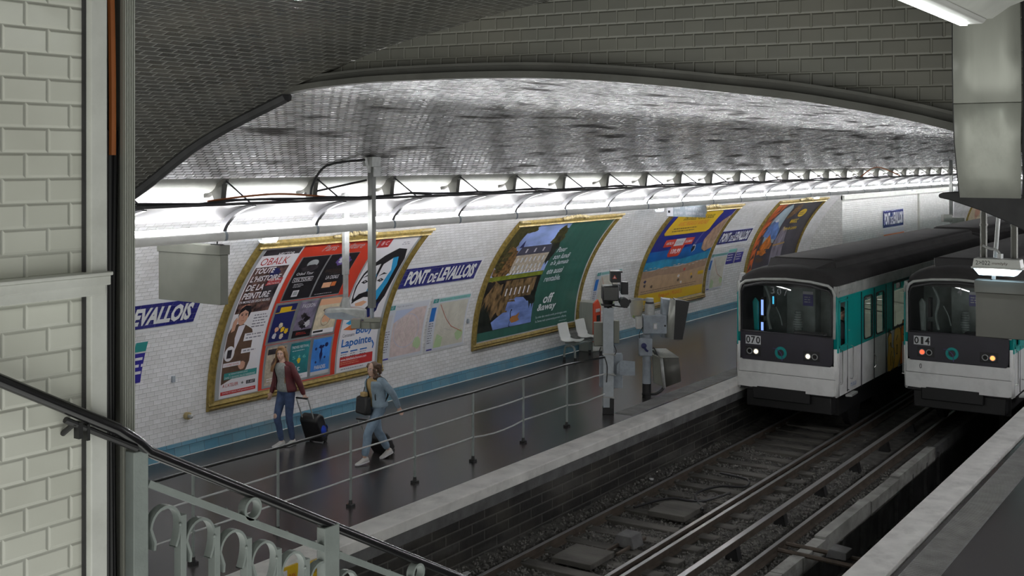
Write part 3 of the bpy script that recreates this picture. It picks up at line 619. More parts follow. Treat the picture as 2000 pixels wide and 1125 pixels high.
def mini(u0, v0, u1, v1, bg, fn):
    S = Sheet(); S.rect(u0 + .05, v0 + .045, u1 - .05, v1 - .045, bg, 0); fn(S, u0 + .05, v0 + .045, u1 - u0 - .1, v1 - v0 - .09); S.build('small_poster', onwall, b1, base=.026)
def m_tour(S, u, v, w, h): S.ell(u + w * .5, v + h * .82, w * .2, h * .1, 'a_grey', 1); S.blob(u + w * .5, v + h * .7, w * .3, h * .09, 'a_dark', 2); S.text('Oded Tzur', u + w * .1, v + h * .56, w * .62, .06, 'a_white', 3); S.rect(u + w * .08, v + h * .4, u + w * .8, v + h * .5, 'a_white', 2); S.rect(u + w * .09, v + h * .41, u + w * .79, v + h * .49, 'a_black', 3); S.text('ON TOUR!', u + w * .12, v + h * .42, w * .62, .055, 'a_white', 4, bold=.01); S.lines(u + w * .2, v + h * .34, w * .4, 3, .03, 'a_lgrey', 2); S.rect(u + w * .28, v + h * .06, u + w * .5, v + h * .2, 'a_white', 2); S.rect(u + w * .31, v + h * .09, u + w * .47, v + h * .18, 'a_grey', 3)
def m_cig(S, u, v, w, h): S.blob(u + w * .55, v + h * .82, w * .26, h * .13, 'a_violet', 1); S.blob(u + w * .5, v + h * .84, w * .12, h * .08, 'a_pale', 2); S.lines(u + w * .1, v + h * .6, w * .75, 2, .035, 'a_brown', 2); S.text('LA CIGALE', u + w * .25, v + h * .38, w * .45, .08, 'a_white', 3, bold=.01); S.text('LE 12 MAI', u + w * .3, v + h * .5, w * .4, .04, 'a_brown', 3); S.rect(u + w * .25, v + h * .18, u + w * .55, v + h * .3, 'a_peach', 2); S.rect(u + w * .57, v + h * .2, u + w * .72, v + h * .3, 'a_orange', 2); S.lines(u + w * .1, v + h * .04, w * .8, 1, .03, 'a_lgrey', 2)
mini(14.04, 2.36, 14.80, 3.38, 'a_black', m_tour); mini(14.74, 2.36, 15.56, 3.38, 'a_black', m_cig)
def m_a(S, u, v, w, h): S.rect(u + w * .2, v + h * .8, u + w * .75, v + h * .93, 'a_yellow', 1); S.line((u, v + h * .78), (u + w, v + h * .8), .015, 'a_yellow', 1); [S.blob(u + w * a, v + h * b, w * .1, h * .07, q, 2, seed=9) for a, b, q in ((.3, .32, 'a_peach'), (.6, .3, 'a_yellow'), (.45, .42, 'a_cream'), (.8, .25, 'a_yellow'), (.25, .15, 'a_lgrey'), (.6, .12, 'a_cream'))]
def m_b(S, u, v, w, h): S.text('PASSION', u + w * .15, v + h * .82, w * .7, .08, 'a_white', 2); [S.blob(u + w * a, v + h * b, w * .16, h * .08, q, 1, .4, seed=5) for a, b, q in ((.4, .6, 'a_dark'), (.6, .5, 'a_black'), (.35, .4, 'a_dark'), (.7, .35, 'a_lgrey'), (.5, .3, 'a_black'))]; S.rect(u, v, u + w, v + h * .2, 'a_black', 1); S.lines(u + w * .2, v + h * .12, w * .6, 2, .03, 'a_red', 2)
def m_c(S, u, v, w, h): S.rect(u, v + h * .82, u + w, v + h, 'a_peach', 1); S.blob(u + w * .4, v + h * .66, w * .12, h * .05, 'a_brown', 2); S.blob(u + w * .55, v + h * .45, w * .2, h * .16, 'a_peach', 2); S.blob(u + w * .75, v + h * .6, w * .12, h * .08, 'a_brown', 2); S.ring(u + w * .5, v + h * .38, w * .2, .008, 'a_brown', 3); S.rect(u, v, u + w, v + h * .13, 'a_white', 2); S.rect(u + w * .05, v + h * .05, u + w * .5, v + h * .1, 'a_black', 3)
def m_d(S, u, v, w, h): S.blob(u + w * .5, v + h * .5, w * .2, h * .22, 'a_brown', 1, .15); S.rect(u + w * .05, v + h * .8, u + w * .95, v + h * .95, 'a_dark', 1); S.lines(u + w * .1, v + h * .15, w * .7, 2, .04, 'a_white', 2)
def m_e(S, u, v, w, h): S.text('TREVES FESTIVAL', u + w * .05, v + h * .84, w * .9, .05, 'a_white', 2, bold=.01); S.lines(u + w * .1, v + h * .77, w * .8, 1, .03, 'a_white', 2); S.blob(u + w * .5, v + h * .5, w * .09, h * .07, 'a_yellow', 2); S.blob(u + w * .5, v + h * .6, w * .04, h * .05, 'a_mint', 2); S.text('5   6', u + w * .15, v + h * .55, w * .7, .06, 'a_mint', 2); S.text('it', u + w * .35, v + h * .22, w * .25, .09, 'a_white', 2); S.rect(u, v, u + w, v + h * .14, 'a_white', 2); S.lines(u + w * .1, v + h * .06, w * .8, 1, .03, 'a_print', 3)
def m_f(S, u, v, w, h): [S.ell(u + w * a, v + h * b, w * r, w * r, 'a_navy', 2, 12) for a, b, r in ((.75, .8, .09), (.2, .72, .06), (.25, .35, .05), (.72, .45, .05))]; S.blob(u + w * .5, v + h * .55, w * .07, h * .2, 'a_navy', 2, .4); S.blob(u + w * .5, v + h * .75, w * .13, h * .05, 'a_navy', 2, .5); S.text('PARADES', u + w * .2, v + h * .15, w * .6, .07, 'a_white', 3, bold=.02); S.rect(u, v, u + w, v + h * .1, 'a_lgrey', 2)
art('a_lilac', (.16, .14, .20), var=.5, vs=6); art('a_festival', (.02, .17, .19), var=.3, vs=4); art('a_parade', (.05, .20, .56), var=.25, vs=4)
mini(14.0, 1.56, 14.58, 2.36, 'a_navy', m_a); mini(14.56, 1.56, 15.12, 2.36, 'a_lilac', m_b); mini(15.06, 1.56, 15.72, 2.36, 'a_cream', m_c)
mini(14.03, .78, 14.6, 1.55, 'a_stonework', m_d); mini(14.6, .78, 15.18, 1.55, 'a_festival', m_e); mini(15.16, .78, 15.74, 1.55, 'a_parade', m_f)
S = Sheet(); S.rect(15.9, .77, 16.98, 3.64, 'a_white', 0)                      # the portrait poster in blue and black
S.rect(15.9, 3.40, 16.22, 3.62, 'a_dred', 1).text('B C', 15.98, 3.46, .18, .1, 'a_white', 2); S.lines(16.6, 3.48, .25, 2, .05, 'a_print', 1)
S.poly([(15.92, 2.5), (15.98, 2.78), (16.12, 3.0), (16.32, 3.18), (16.6, 3.34), (16.86, 3.3), (16.97, 3.05), (16.96, 2.6), (16.9, 2.2), (16.75, 1.95), (16.5, 1.8), (16.3, 1.85), (16.1, 2.05), (15.96, 2.2)], 'a_black', 1)
S.poly([(15.96, 2.5), (16.02, 2.74), (16.16, 2.92), (16.34, 2.98), (16.36, 2.7), (16.44, 2.5), (16.5, 2.25), (16.5, 2.05), (16.36, 1.92), (16.2, 1.98), (16.04, 2.1), (15.97, 2.3)], 'a_white', 2)
S.poly([(16.42, 2.96), (16.62, 3.1), (16.74, 3.04), (16.8, 2.8), (16.74, 2.45), (16.62, 2.2), (16.54, 2.1), (16.52, 2.4), (16.42, 2.66)], 'a_white', 2)
S.poly([(16.6, 3.1), (16.74, 3.12), (16.84, 2.9), (16.82, 2.5), (16.7, 2.15), (16.55, 2.0), (16.52, 2.25), (16.66, 2.5), (16.74, 2.8)], 'a_cyan', 3)
S.poly([(16.3, 2.6), (16.38, 2.74), (16.42, 2.5), (16.36, 2.3), (16.28, 2.34)], 'a_cyan', 3)
S.poly([(15.98, 2.20), (16.1, 2.32), (16.3, 2.36), (16.5, 2.3), (16.58, 2.16), (16.44, 2.22), (16.26, 2.24), (16.08, 2.18), (15.97, 2.12)], 'a_black', 4)
S.poly([(16.08, 2.12), (16.3, 2.16), (16.42, 2.12), (16.3, 2.05), (16.12, 2.06)], 'a_peach', 4)
for a in (16.12, 16.56): S.poly([(a - .1, 2.58), (a, 2.63), (a + .1, 2.58), (a, 2.54)], 'a_black', 4); S.poly([(a - .12, 2.68), (a, 2.76), (a + .12, 2.72), (a, 2.71)], 'a_black', 4); S.ell(a, 2.59, .02, .015, 'a_white', 5, 8)
S.poly([(15.9, 2.0), (16.0, 1.9), (16.35, 1.8), (16.6, 1.86), (16.5, 1.7), (16.2, 1.62), (15.95, 1.7)], 'a_white', 2)
S.poly([(16.3, 1.88), (16.6, 2.0), (16.8, 2.1), (16.78, 1.9), (16.55, 1.7), (16.36, 1.66)], 'a_navy', 3); S.poly([(15.98, 1.72), (16.2, 1.82), (16.3, 1.72), (16.1, 1.68)], 'a_cyan', 4); S.poly([(15.95, 1.6), (16.15, 1.68), (16.7, 1.66), (16.72, 1.58), (16.2, 1.56)], 'a_orange', 4); S.poly([(16.5, 1.7), (16.72, 1.86), (16.74, 1.68)], 'a_orange', 4)
S.text('Boby', 16.33, 1.42, .47, .20, 'a_blue', 5, bold=.02).text('Lapointe', 15.98, 1.20, .84, .20, 'a_blue', 5, bold=.02).text('Centenaire', 15.97, 1.44, .33, .07, 'a_print', 5)
for i, u in enumerate((15.99, 16.25, 16.52)): S.rect(u, 1.13, u + .2, 1.155, 'a_blue', 4); S.lines(u, 1.09, .18, 2, .04, 'a_print', 4, seed=i)
S.rect(15.98, .86, 16.9, 1.05, 'a_dred', 3).text('www.lehalldelachanson.com', 16.0, .975, .72, .05, 'a_white', 4, bold=.01); S.lines(16.0, .94, .6, 2, .035, 'a_peach', 4); S.lines(16.02, .81, .8, 1, .04, 'a_print', 3)
S.path([(16.84, 1.28), (16.9, 1.2), (16.88, 1.12)], .03, 'a_blue', 4)
S.build('poster', onwall, b1, base=.026)

# --- billboard 2: chateau and lake, green panel
b2 = thing('billboard', 'large gilt framed billboard with a chateau by a lake and a dark green text panel', 'billboard')
curved_frame(b2, 20.2, 24.7, .58, 3.80)
S = Sheet(); S.rect(20.32, .70, 24.58, 3.68, 'a_lgrey', 0); S.rect(20.36, .76, 24.50, 3.66, 'a_green', 1)
S.rect(20.36, 2.22, 22.55, 3.66, 'a_sky', 2)
for i, (u, v, a, b) in enumerate(((20.6, 3.35, .32, .4), (20.55, 2.9, .3, .45), (20.9, 3.55, .35, .12), (20.8, 2.65, .35, .36), (21.2, 2.55, .35, .3), (20.7, 2.35, .35, .2))): S.blob(u, v, a, b, 'a_tree' if i > 2 else 'a_treed', 3, .3, seed=i)
S.blob(22.4, 3.25, .25, .3, 'a_treed', 3, .4); S.blob(22.45, 2.8, .2, .4, 'a_leafdark', 3, .35)
S.poly([(21.05, 2.27), (21.05, 2.78), (22.38, 2.78), (22.38, 2.27)], 'a_stonework', 4); S.poly([(20.98, 2.76), (21.08, 3.0), (22.3, 3.0), (22.42, 2.76)], 'a_slate', 5); S.poly([(20.95, 2.98), (21.03, 3.2), (21.12, 2.98)], 'a_navy', 5)
for i in range(7):
    for v_ in (2.36, 2.56): S.rect(21.14 + i * .175, v_, 21.20 + i * .175, v_ + .12, 'a_pale', 5)
    if i % 2: S.rect(21.14 + i * .175, 2.82, 21.20 + i * .175, 2.93, 'a_lgrey', 6)
for i in range(9): S.rect(21.1 + i * .14, 2.26, 21.15 + i * .14, 2.34, 'a_white', 6)
S.rect(20.36, 2.14, 22.53, 2.25, 'a_grass', 6); S.rect(20.36, .95, 22.51, 2.14, 'a_water', 2)
S.rect(21.1, 1.65, 22.35, 2.1, 'a_refl', 3); S.blob(20.75, 1.65, .35, .4, 'a_refl', 3, .3); S.blob(21.3, 1.5, .4, .3, 'a_refl', 3, .3)
for i in range(6): S.rect(21.2 + i * .18, 1.72, 21.25 + i * .18, 1.9, 'a_pale', 4)
S.poly([(20.8, .96), (20.75, 1.1), (21.1, 1.25), (21.35, 1.35), (21.4, 1.6), (21.6, 1.66), (22.0, 1.62), (22.2, 1.5), (22.35, 1.55), (22.5, 1.45), (22.5, .96)], 'a_wsky', 3)
S.blob(20.5, 1.2, .2, .35, 'a_leafdark', 5, .5); S.blob(22.38, 1.55, .16, .22, 'a_leafdark', 5, .5); S.poly([(20.36, .95), (20.36, 1.25), (20.75, 1.3), (20.95, .95)], 'a_leafdark', 5)
S.poly([(21.58, 1.12), (21.66, 1.2), (21.82, 1.2), (21.96, 1.26), (21.92, 1.14), (21.98, 1.08), (21.85, 1.05), (21.68, 1.04)], 'a_swan', 5); S.path([(21.62, 1.14), (21.58, 1.28), (21.6, 1.36), (21.64, 1.34)], .03, 'a_black', 5); S.path([(21.6, 1.08), (21.56, .98), (21.62, .96)], .02, 'a_navy', 4)
S.rect(20.36, .76, 22.52, .95, 'a_green', 6)
for tx, v, w in (('Poser', 2.72, .42), ('son lundi', 2.52, .72), ("n'a jamais", 2.32, .80), ('ete aussi', 2.12, .70), ('rentable.', 1.92, .72)): S.text(tx, 22.72, v, w, .15 if 'j' not in tx else .17, 'a_pale', 4, bold=.015, shear=.2)
S.text('off', 22.92, 1.36, .45, .24, 'a_white', 4, bold=.02, shear=.15).text('&away', 22.72, 1.14, .82, .22, 'a_white', 4, bold=.02, shear=.15)
S.text('Le site des week-ends prolonges avec', 22.7, 1.0, 1.4, .07, 'a_pale', 4).text('la 3eme nuit systematiquement offerte.', 22.7, .90, 1.4, .07, 'a_pale', 4).text('offandaway.fr', 23.75, .82, .36, .04, 'a_pale', 4)
S.build('poster', onwall, b2, base=.026)

# --- billboard 3: beach
b3 = thing('billboard', 'large gilt framed billboard with blue sea, sandy beach and yellow bands', 'billboard')
curved_frame(b3, 27.65, 32.15, .58, 3.80)
S = Sheet(); S.rect(27.76, .72, 32.0, 3.68, 'a_lgrey', 0); u0, u1 = 27.8, 31.95
S.rect(u0, 2.35, u1, 3.66, 'a_deep', 1); S.poly([(u0, 2.2), (u1, 2.35), (u1, 2.55), (u0, 2.45)], 'a_deep', 2)
S.poly([(u0, 1.8), (u1, 1.95), (u1, 2.5), (30, 2.32), (u0, 2.3)], 'a_sea', 3); S.poly([(u0, 1.72), (u1, 1.8), (u1, 2.1), (30, 1.95), (29, 2.02), (u0, 1.98)], 'a_shallow', 4)
S.poly([(u0, 1.2), (u1, 1.2), (u1, 1.84), (31, 1.8), (30, 1.72), (29.2, 1.78), (28.4, 1.7), (u0, 1.74)], 'a_wetsand', 5); S.poly([(u0, .98), (u1, .98), (u1, 1.6), (30.2, 1.5), (28.8, 1.55), (u0, 1.5)], 'a_sand', 6)
for k in range(16): S.blob(28.0 + k * .25, 1.76 + .04 * math.sin(k), .1, .014, 'a_foam', 7, .4, 10)
S.poly([(31.2, 2.2), (31.1, 2.5), (31.3, 2.9), (31.6, 3.2), (31.95, 3.4), (31.95, 2.2), (31.5, 2.1)], 'a_rock', 5); S.blob(31.5, 2.3, .25, .2, 'a_leafdark', 4)
S.poly([(28.3, 3.62), (30.95, 3.62), (31.1, 3.56), (31.0, 2.9), (30.85, 2.82), (28.2, 2.82), (28.1, 2.9), (28.2, 3.55)], 'a_yellow', 6)
S.text('DECOLLEZ VERS LE SOLEIL', 28.7, 3.34, 2.0, .15, 'a_black', 8, bold=.015, shear=.15).text('AVEC PEGASUS AIRLINES', 28.6, 3.13, 1.95, .15, 'a_orange', 8, bold=.015, shear=.15); S.lines(28.5, 3.02, 1.9, 2, .09, 'a_brown', 8, .4)
S.rect(28.5, 2.42, 29.2, 2.66, 'a_red', 6).rect(29.15, 2.42, 29.75, 2.66, 'a_lgrey', 7).rect(29.7, 2.42, 30.35, 2.66, 'a_red', 6).poly([(29.05, 2.42), (29.9, 2.42), (29.8, 2.12), (29.7, 2.07), (29.1, 2.07), (29.0, 2.15)], 'a_red', 6)
S.text('ANTALYA', 28.62, 2.49, .45, .09, 'a_white', 8, bold=.02).text('BODRUM', 29.22, 2.49, .42, .09, 'a_print', 8).text('DALAMAN', 29.8, 2.49, .45, .09, 'a_white', 8, bold=.02).text('139,99', 29.15, 2.15, .6, .17, 'a_white', 8, bold=.03)
S.poly([(30.5, 2.25), (30.5, 2.4), (30.7, 2.36), (30.75, 2.2), (30.6, 2.12)], 'a_lgrey', 6); S.blob(30.58, 2.25, .1, .1, 'a_black', 7); S.line((30.55, 2.4), (30.75, 2.8), .012, 'a_lgrey', 6); S.line((30.62, 2.4), (30.8, 2.8), .012, 'a_lgrey', 6)
for u, v, q in ((28.1, 1.42, 'a_navy'), (28.12, 1.3, 'a_dark'), (30.2, 1.42, 'a_white'), (30.22, 1.3, 'a_brown'), (31.05, 1.4, 'a_yellow'), (31.1, 1.3, 'a_dark'), (30.42, 1.22, 'a_white'), (28.55, 1.25, 'a_brown'), (30.5, 1.6, 'a_red')): S.blob(u, v, .07, .045, q, 7, .3, 10)
S.rect(31.5, 1.35, 31.88, 1.46, 'a_yellow', 7); S.lines(27.95, 1.13, 3.7, 2, .06, 'a_brown', 7, .3, 6)
S.poly([(u0, .76), (u1, .76), (u1, 1.02), (u0, 1.06)], 'a_yellow', 8).text('flypgs.com | PEGASUS', 29.05, .86, 1.5, .14, 'a_orange', 10, bold=.02)
S.build('poster', onwall, b3, base=.026)

# --- billboard 4: mountains, camp fire and robe
b4 = thing('billboard', 'large gilt framed billboard with a snowy mountain and an orange camp, beyond the train roof', 'billboard')
curved_frame(b4, 35.2, 39.75, .58, 3.80)
S = Sheet(); S.rect(35.3, .72, 39.62, 3.68, 'a_night', 0); S.poly([(36.1, 2.0), (36.0, 2.9), (36.3, 3.4), (36.8, 3.6), (37.05, 3.4), (37.1, 2.0)], 'a_dusk', 1)
S.poly([(35.9, 2.3), (35.95, 2.7), (36.4, 3.0), (36.8, 2.7), (37.15, 2.5), (37.2, 2.1)], 'a_mtn', 2); S.poly([(36.25, 2.88), (36.4, 3.0), (36.6, 2.86), (36.45, 2.82)], 'a_white', 3)
S.poly([(35.34, .8), (35.34, 3.6), (36.3, 3.66), (36.0, 3.2), (35.85, 2.4), (35.8, 1.6), (35.7, .9)], 'a_flame', 3)
for i in range(7): S.poly([(35.4 + i * .05, 1.1 + i * .35), (35.7 + i * .05, 1.2 + i * .35), (35.6 + i * .06, 1.35 + i * .35)], 'a_dark', 4)
S.poly([(36.0, 1.9), (36.5, 2.35), (37.0, 1.95), (36.9, 1.8), (36.1, 1.8)], 'a_tent', 4); S.blob(36.3, 1.7, .4, .12, 'a_tent', 3, .4); S.blob(36.2, 1.45, .35, .1, 'a_brown', 3, .4)
S.poly([(37.2, 1.0), (37.15, 2.0), (37.4, 2.6), (37.9, 2.5), (38.1, 2.0), (38.3, 1.0)], 'a_robe', 4); S.line((37.15, 1.9), (38.2, 1.95), .06, 'a_goldink', 5); S.poly([(37.1, 2.9), (37.3, 3.5), (37.7, 3.6), (37.9, 3.3), (37.5, 3.0)], 'a_tree', 3)
S.blob(36.0, 1.0, .2, .1, 'a_cream', 4, .3); S.blob(36.8, 1.1, .15, .08, 'a_cream', 4, .3)
S.text('MAROC', 37.75, 2.72, .7, .18, 'a_yellow', 6, bold=.02).text('Terre de Lumiere', 37.45, 2.45, 1.3, .15, 'a_yellow', 6, bold=.01); S.ell(38.35, 3.15, .35, .18, 'a_yellow', 6); S.lines(38.1, 3.15, .5, 2, .08, 'a_night', 7, .4)
S.build('poster', onwall, b4, base=.026)
# --- far billboard seen between the poles
b5 = thing('billboard', 'small far billboard with a face, seen past the poles above the train roof', 'billboard')
curved_frame(b5, 66, 70.5, .7, 3.8, crest=False)
S = Sheet(); S.rect(66.1, .8, 70.4, 3.7, 'a_cream', 0); S.blob(68.2, 2.4, .9, .9, 'a_skin', 1, .1); S.blob(67.9, 3.0, .6, .4, 'a_brown', 2, .2); S.build('poster', onwall, b5, base=.026)

# --- station name signs, blue tiles with white capitals
def name_sign(u0, u1, v0, v1, label, fn=onwall, cat='sign'):
    S = Sheet(); S.rect(u0 - .09, v0 - .08, u1 + .09, v1 + .08, 'signwhite', 0); S.rect(u0, v0, u1, v1, 'bluetile', 6)
    w, h = u1 - u0, v1 - v0; L_ = 10
    S.text('PONT', u0 + w * .055, v0 + h * .13, w * .265, h * .74, 'signwhite', L_, bold=.045).text('DE', u0 + w * .345, v0 + h * .13, w * .10, h * .48, 'signwhite', L_, bold=.03).text('LEVALLOIS', u0 + w * .465, v0 + h * .13, w * .49, h * .74, 'signwhite', L_, bold=.045)
    o = S.build('station_name_sign', fn, base=.006, eps=.002); return tag(o, label, cat)
name_sign(17.25, 19.75, 2.29, 2.75, 'blue tiled station name sign between the first two big billboards')
name_sign(31.98 + .3, 34.65, 2.24, 2.70, 'blue tiled station name sign between the beach and mountain billboards')
name_sign(9.75, 12.25, 2.24, 2.68, 'cropped blue station name sign beside the metal cover at far left')
name_sign(46.2, 49.1, 2.05, 2.72, 'small far station name sign on the flat wall above the train', lambda u, v, w: Vector((u, 13.35 - w, v)))

# --- maps and notices
def wall_map(u0, u1, v0, v1, label, kind, fn=onwall):
    S = Sheet(); S.rect(u0 - .03, v0 - .03, u1 + .03, v1 + .03, 'signwhite', 0); S.rect(u0, v0, u1, v1, 'a_pale', 5); w, h = u1 - u0, v1 - v0; r = random.Random(int(u0 * 7))
    S.rect(u0 + .01, v1 - h * .09, u0 + w * .14, v1 - .01, 'a_teal', 6); S.ring(u0 + w * .075, v1 - h * .045, .025, .008, 'a_white', 7, 12); S.rect(u0 + w * .16, v1 - h * .08, u1 - .02, v1 - .015, 'a_mint' if kind == 1 else 'a_pale', 6); S.text('Plan de quartier' if kind == 0 else 'Plan de secteur   Pont de Levallois', u0 + w * .18, v1 - h * .065, w * (.4 if kind == 0 else .7), h * .04, 'a_print', 7)
    a, b, c, d = u0 + w * .18, v0 + h * .04, u1 - w * .04, v1 - h * .11; W_, H_ = c - a, d - b
    S.rect(a, b, c, d, 'a_mappink' if kind == 0 else 'a_mapbg', 6)
    if kind == 0: S.poly([(a, d), (a, b + H_ * .72), (a + W_ * .25, b + H_ * .84), (a + W_ * .62, d)], 'a_mapblue', 7)
    else: S.poly([(a, b), (a + W_ * .1, b + H_ * .3), (a + W_ * .3, b + H_ * .2), (a + W_ * .25, b)], 'a_mapgreen', 7)
    S.blob(a + W_ * .85, b + H_ * .2, W_ * .13, H_ * .12, 'a_mapgreen', 7, .2)
    for i in range(16):
        t = r.random(); an = r.choice((.5, .55, 2.2, 2.1, 1.2)) if kind == 0 else r.random() * 3.1; l_ = r.uniform(.1, .3) * min(W_, H_)
        x, y = a + W_ * r.uniform(.22, .78), b + H_ * r.uniform(.22, .72); S.line((x - math.cos(an) * l_, y - math.sin(an) * l_), (x + math.cos(an) * l_, y + math.sin(an) * l_), .006 if kind == 0 else .004, 'a_road' if kind == 0 else r.choice(('a_mapgrey', 'a_road', 'a_print')), 8)
    if kind == 0: S.ring(a + W_ * .45, b + H_ * .52, W_ * .40, .010, 'a_mapblue', 9, 30, H_ * .36)
    else: S.path([(a + W_ * .05, d - H_ * .03), (a + W_ * .35, b + H_ * .6), (a + W_ * .55, b + H_ * .42), (c - W_ * .05, b + H_ * .25)], .010, 'a_red', 9)
    S.rect(u0 + w * .01, v0 + h * .55, u0 + w * .13, v0 + h * .82, 'a_blue' if kind else 'a_lgrey', 6); S.lines(u0 + w * .015, v0 + h * .5, w * .12, 9, h * .045, 'a_print', 7, .45, 5); S.rect(u0 + w * .01, v0 + h * .01, u0 + w * .15, v0 + h * .035, 'a_indigo', 7)
    return tag(S.build('wall_map', fn, base=.012, eps=.0015), label, 'map')
wall_map(17.2, 18.45, .80, 1.93, 'framed neighbourhood map with a blue circle, right of the first billboard', 0)
wall_map(18.58, 19.88, .80, 1.93, 'framed area map with a red line and green park, left of the lake billboard', 1)
wall_map(25.3, 26.6, .82, 1.93, 'framed map on the wall behind the black signal head post', 1)
wall_map(31.98 + .3, 33.5, .78, 1.92, 'framed green map right of the beach billboard', 1)
wall_map(9.9, 11.2, .82, 1.93, 'framed map on the wall at the far left beside the metal cover', 1)
def notice(u0, u1, v0, v1, label, c1='a_indigo', head='a_mint', fn=onwall):
    S = Sheet(); h = v1 - v0; S.rect(u0, v0, u1, v1, 'signwhite', 0); S.rect(u0, v0, u1, v1 - h * .28, c1, 4); S.rect(u0, v1 - h * .24, u1, v1, head, 4); S.lines(u0 + .05, v1 - h * .45, (u1 - u0) * .8, 3, h * .17, 'a_white', 5, .4)
    return tag(S.build('notice', fn, base=.012, eps=.0015), label, 'notice')
notice(33.5, 34.1, 1.5, 2.0, 'blue and green notice right of the green map, below the name sign'); notice(34.2, 34.75, 1.5, 1.98, 'narrower blue notice touching the mountain billboard frame', head='a_pale')
notice(11.24, 11.46, 1.32, 2.0, 'dark blue and teal notice on the wall beside the metal cover', head='a_teal')
notice(46.3, 49.2, 1.3, 1.95, 'wide far notice with an orange panel under the small name sign', 'a_orange', 'a_pale', lambda u, v, w: Vector((u, 13.35 - w, v)))
notice(60.2, 62.6, 1.2, 1.9, 'far blue notice just above the train roof beside the poles')
for (x, y, lab) in ((12.1, 1.27, 'small dark call button plate on the tiles left of the billboard'), (17.12 + .07, 1.36, 'tiny grey switch box between the billboard and the map'), (19.98, 1.28, 'tiny switch plate left of the lake billboard')):
    mb = MB(); p = onwall(x, y, .02); mb.box(p.x - .03, p.x + .03, p.y - .02, p.y + .02, p.z - .05, p.z + .05); tag(mb.build('switch_plate', 'bluegrey', bev=.004), lab, 'switch')
t_ = thing('water_tap', 'small brass valve on the wall tiles left of the first billboard', 'valve', tuple(onwall(12.42, .62)))
mb = MB(); mb.cyl((0, 0, 0), (0, -.06, 0), .06, n=14); mb.build('rose', 'goldlight', t_); mb = MB(); mb.cyl((0, -.05, 0), (0, -.13, -.01), .028, n=10); mb.sph((0, -.12, .0), .034, 10, 6); mb.build('spout', 'galv', t_)
mb = MB(); p = onwall(34.98, .95, .03); mb.box(p.x - .1, p.x + .1, p.y - .1, p.y + .05, p.z - .16, p.z + .16); tag(mb.build('wall_box', 'fixwhite', bev=.01), 'small pale box on the wall beside the train cab', 'box')
# ================================================================== PLATFORM FURNITURE
# guard rail along the end of the left platform
gx = [7.7, 9.06, 10.42, 11.78, 13.17, 14.62, 16.05, 17.45]; GY = 10.58
gr = thing('guard_rail', 'low metal guard rail with slim posts along the near end of the left platform', 'railing')
for i, x in enumerate(gx):
    mb = MB(); mb.mt('greypaint').cyl((x, GY, .05), (x, GY, 1.07), .019, n=10)
    for z in (.38, .75): mb.sph((x, GY, z), (.027, .027, .03), 8, 6)
    p_ = mb.build('post', parent=gr)
    mb = MB(); mb.prism([(x - .045, GY - .045), (x + .045, GY - .045), (x + .045, GY + .045), (x - .045, GY + .045)], 'z', 0, .035); mb.cyl((x, GY, .03), (x, GY, .09), .03, .024, 10); mb.build('foot', 'black', p_)
hp = [(x, GY, 1.09 + .012 * math.sin(i * 2.1)) for i, x in enumerate(gx)] + [(18.72, 10.52, 1.06)]
mb = MB(); mb.tube(hp, .019, 8); mb.build('handrail', 'gloss_black', gr)
for z, sag in ((.75, .012), (.38, .05)):
    pts = []
    for i, (a, b) in enumerate(zip(gx + [], gx[1:] + [18.7])):
        s_ = sag if i in (5, 7) else (.035 if (i == 7) else .004)
        for k in range(5): t = k / 5; pts.append((a + (b - a) * t, GY, z - 4 * s_ * t * (1 - t)))
    mb = MB(); mb.tube(pts + [(18.7, 10.52, z)], .013, 8); mb.build('mid_rail', 'galv', gr)
RV = math.atan2(-.8295, .5585)                      # equipment posts face the stair
# signal post with black projector heads
t_ = thing('signal_post', 'blue grey steel post with black projector boxes on top, ending the guard rail', 'post', (18.79, 10.5, 0), RV)
mb = MB(); mb.prism([(-.09, -.07), (.10, -.07), (.10, -.05), (.015, -.05), (.015, .05), (.10, .05), (.10, .07), (-.09, .07), (-.09, .05), (-.015, .05), (-.015, -.05), (-.09, -.05)], 'z', .12, 1.98); mb.build('column', 'post_paint', t_)
mb = MB(); mb.box(-.095, .11, -.075, .075, 0, .13); mb.box(.03, .11, -.078, .078, .1, .3); mb.build('base', 'black', t_, bev=.006)
def cab(name, x0, x1, y0, y1, z0, z1, m, lab=None, bev=.012):
    mb = MB(); mb.box(x0, x1, y0, y1, z0, z1); return mb.build(name, m, t_, bev=bev)
b_ = cab('projector_box', -.115, .19, -.22, .14, 2.12, 2.40, 'black', bev=.03)
mb = MB(); mb.box(-.10, .175, -.235, -.22, 2.135, 2.385); mb.build('front_glass', 'gloss_black', b_, bev=.01)
b_ = cab('projector_box', .04, .23, -.18, .1, 2.46, 2.67, 'black', bev=.01)
mb = MB(); mb.box(.03, .25, -.24, -.10, 2.645, 2.675); mb.build('hood', 'black', b_)
S = Sheet(); S.poly([(-.04, 0), (.04, 0), (0, .07)], 'redpaint', 0); S.poly([(-.02, .012), (.02, .012), (0, .048)], 'a_lgrey', 1)
q_ = S.build('warning_triangle', lambda u, v, w: Vector((.11 + u, -.185 - w, 2.53 + v)), b_, cut=0)
cab('projector_box', .24, .37, -.12, .12, 2.23, 2.46, 'black', bev=.01)
mb = MB(); mb.cyl((.29, -.24, 2.09), (.29, .12, 2.09), .085, .085, 18); mb.cyl((.29, -.25, 2.09), (.29, -.24, 2.09), .092, .092, 18); mb.sph((.40, 0, 2.09), .035, 8, 6); mb.cyl((.29, 0, 2.09), (.43, 0, 2.09), .02, n=8); mb.build('spotlight', 'black', t_)
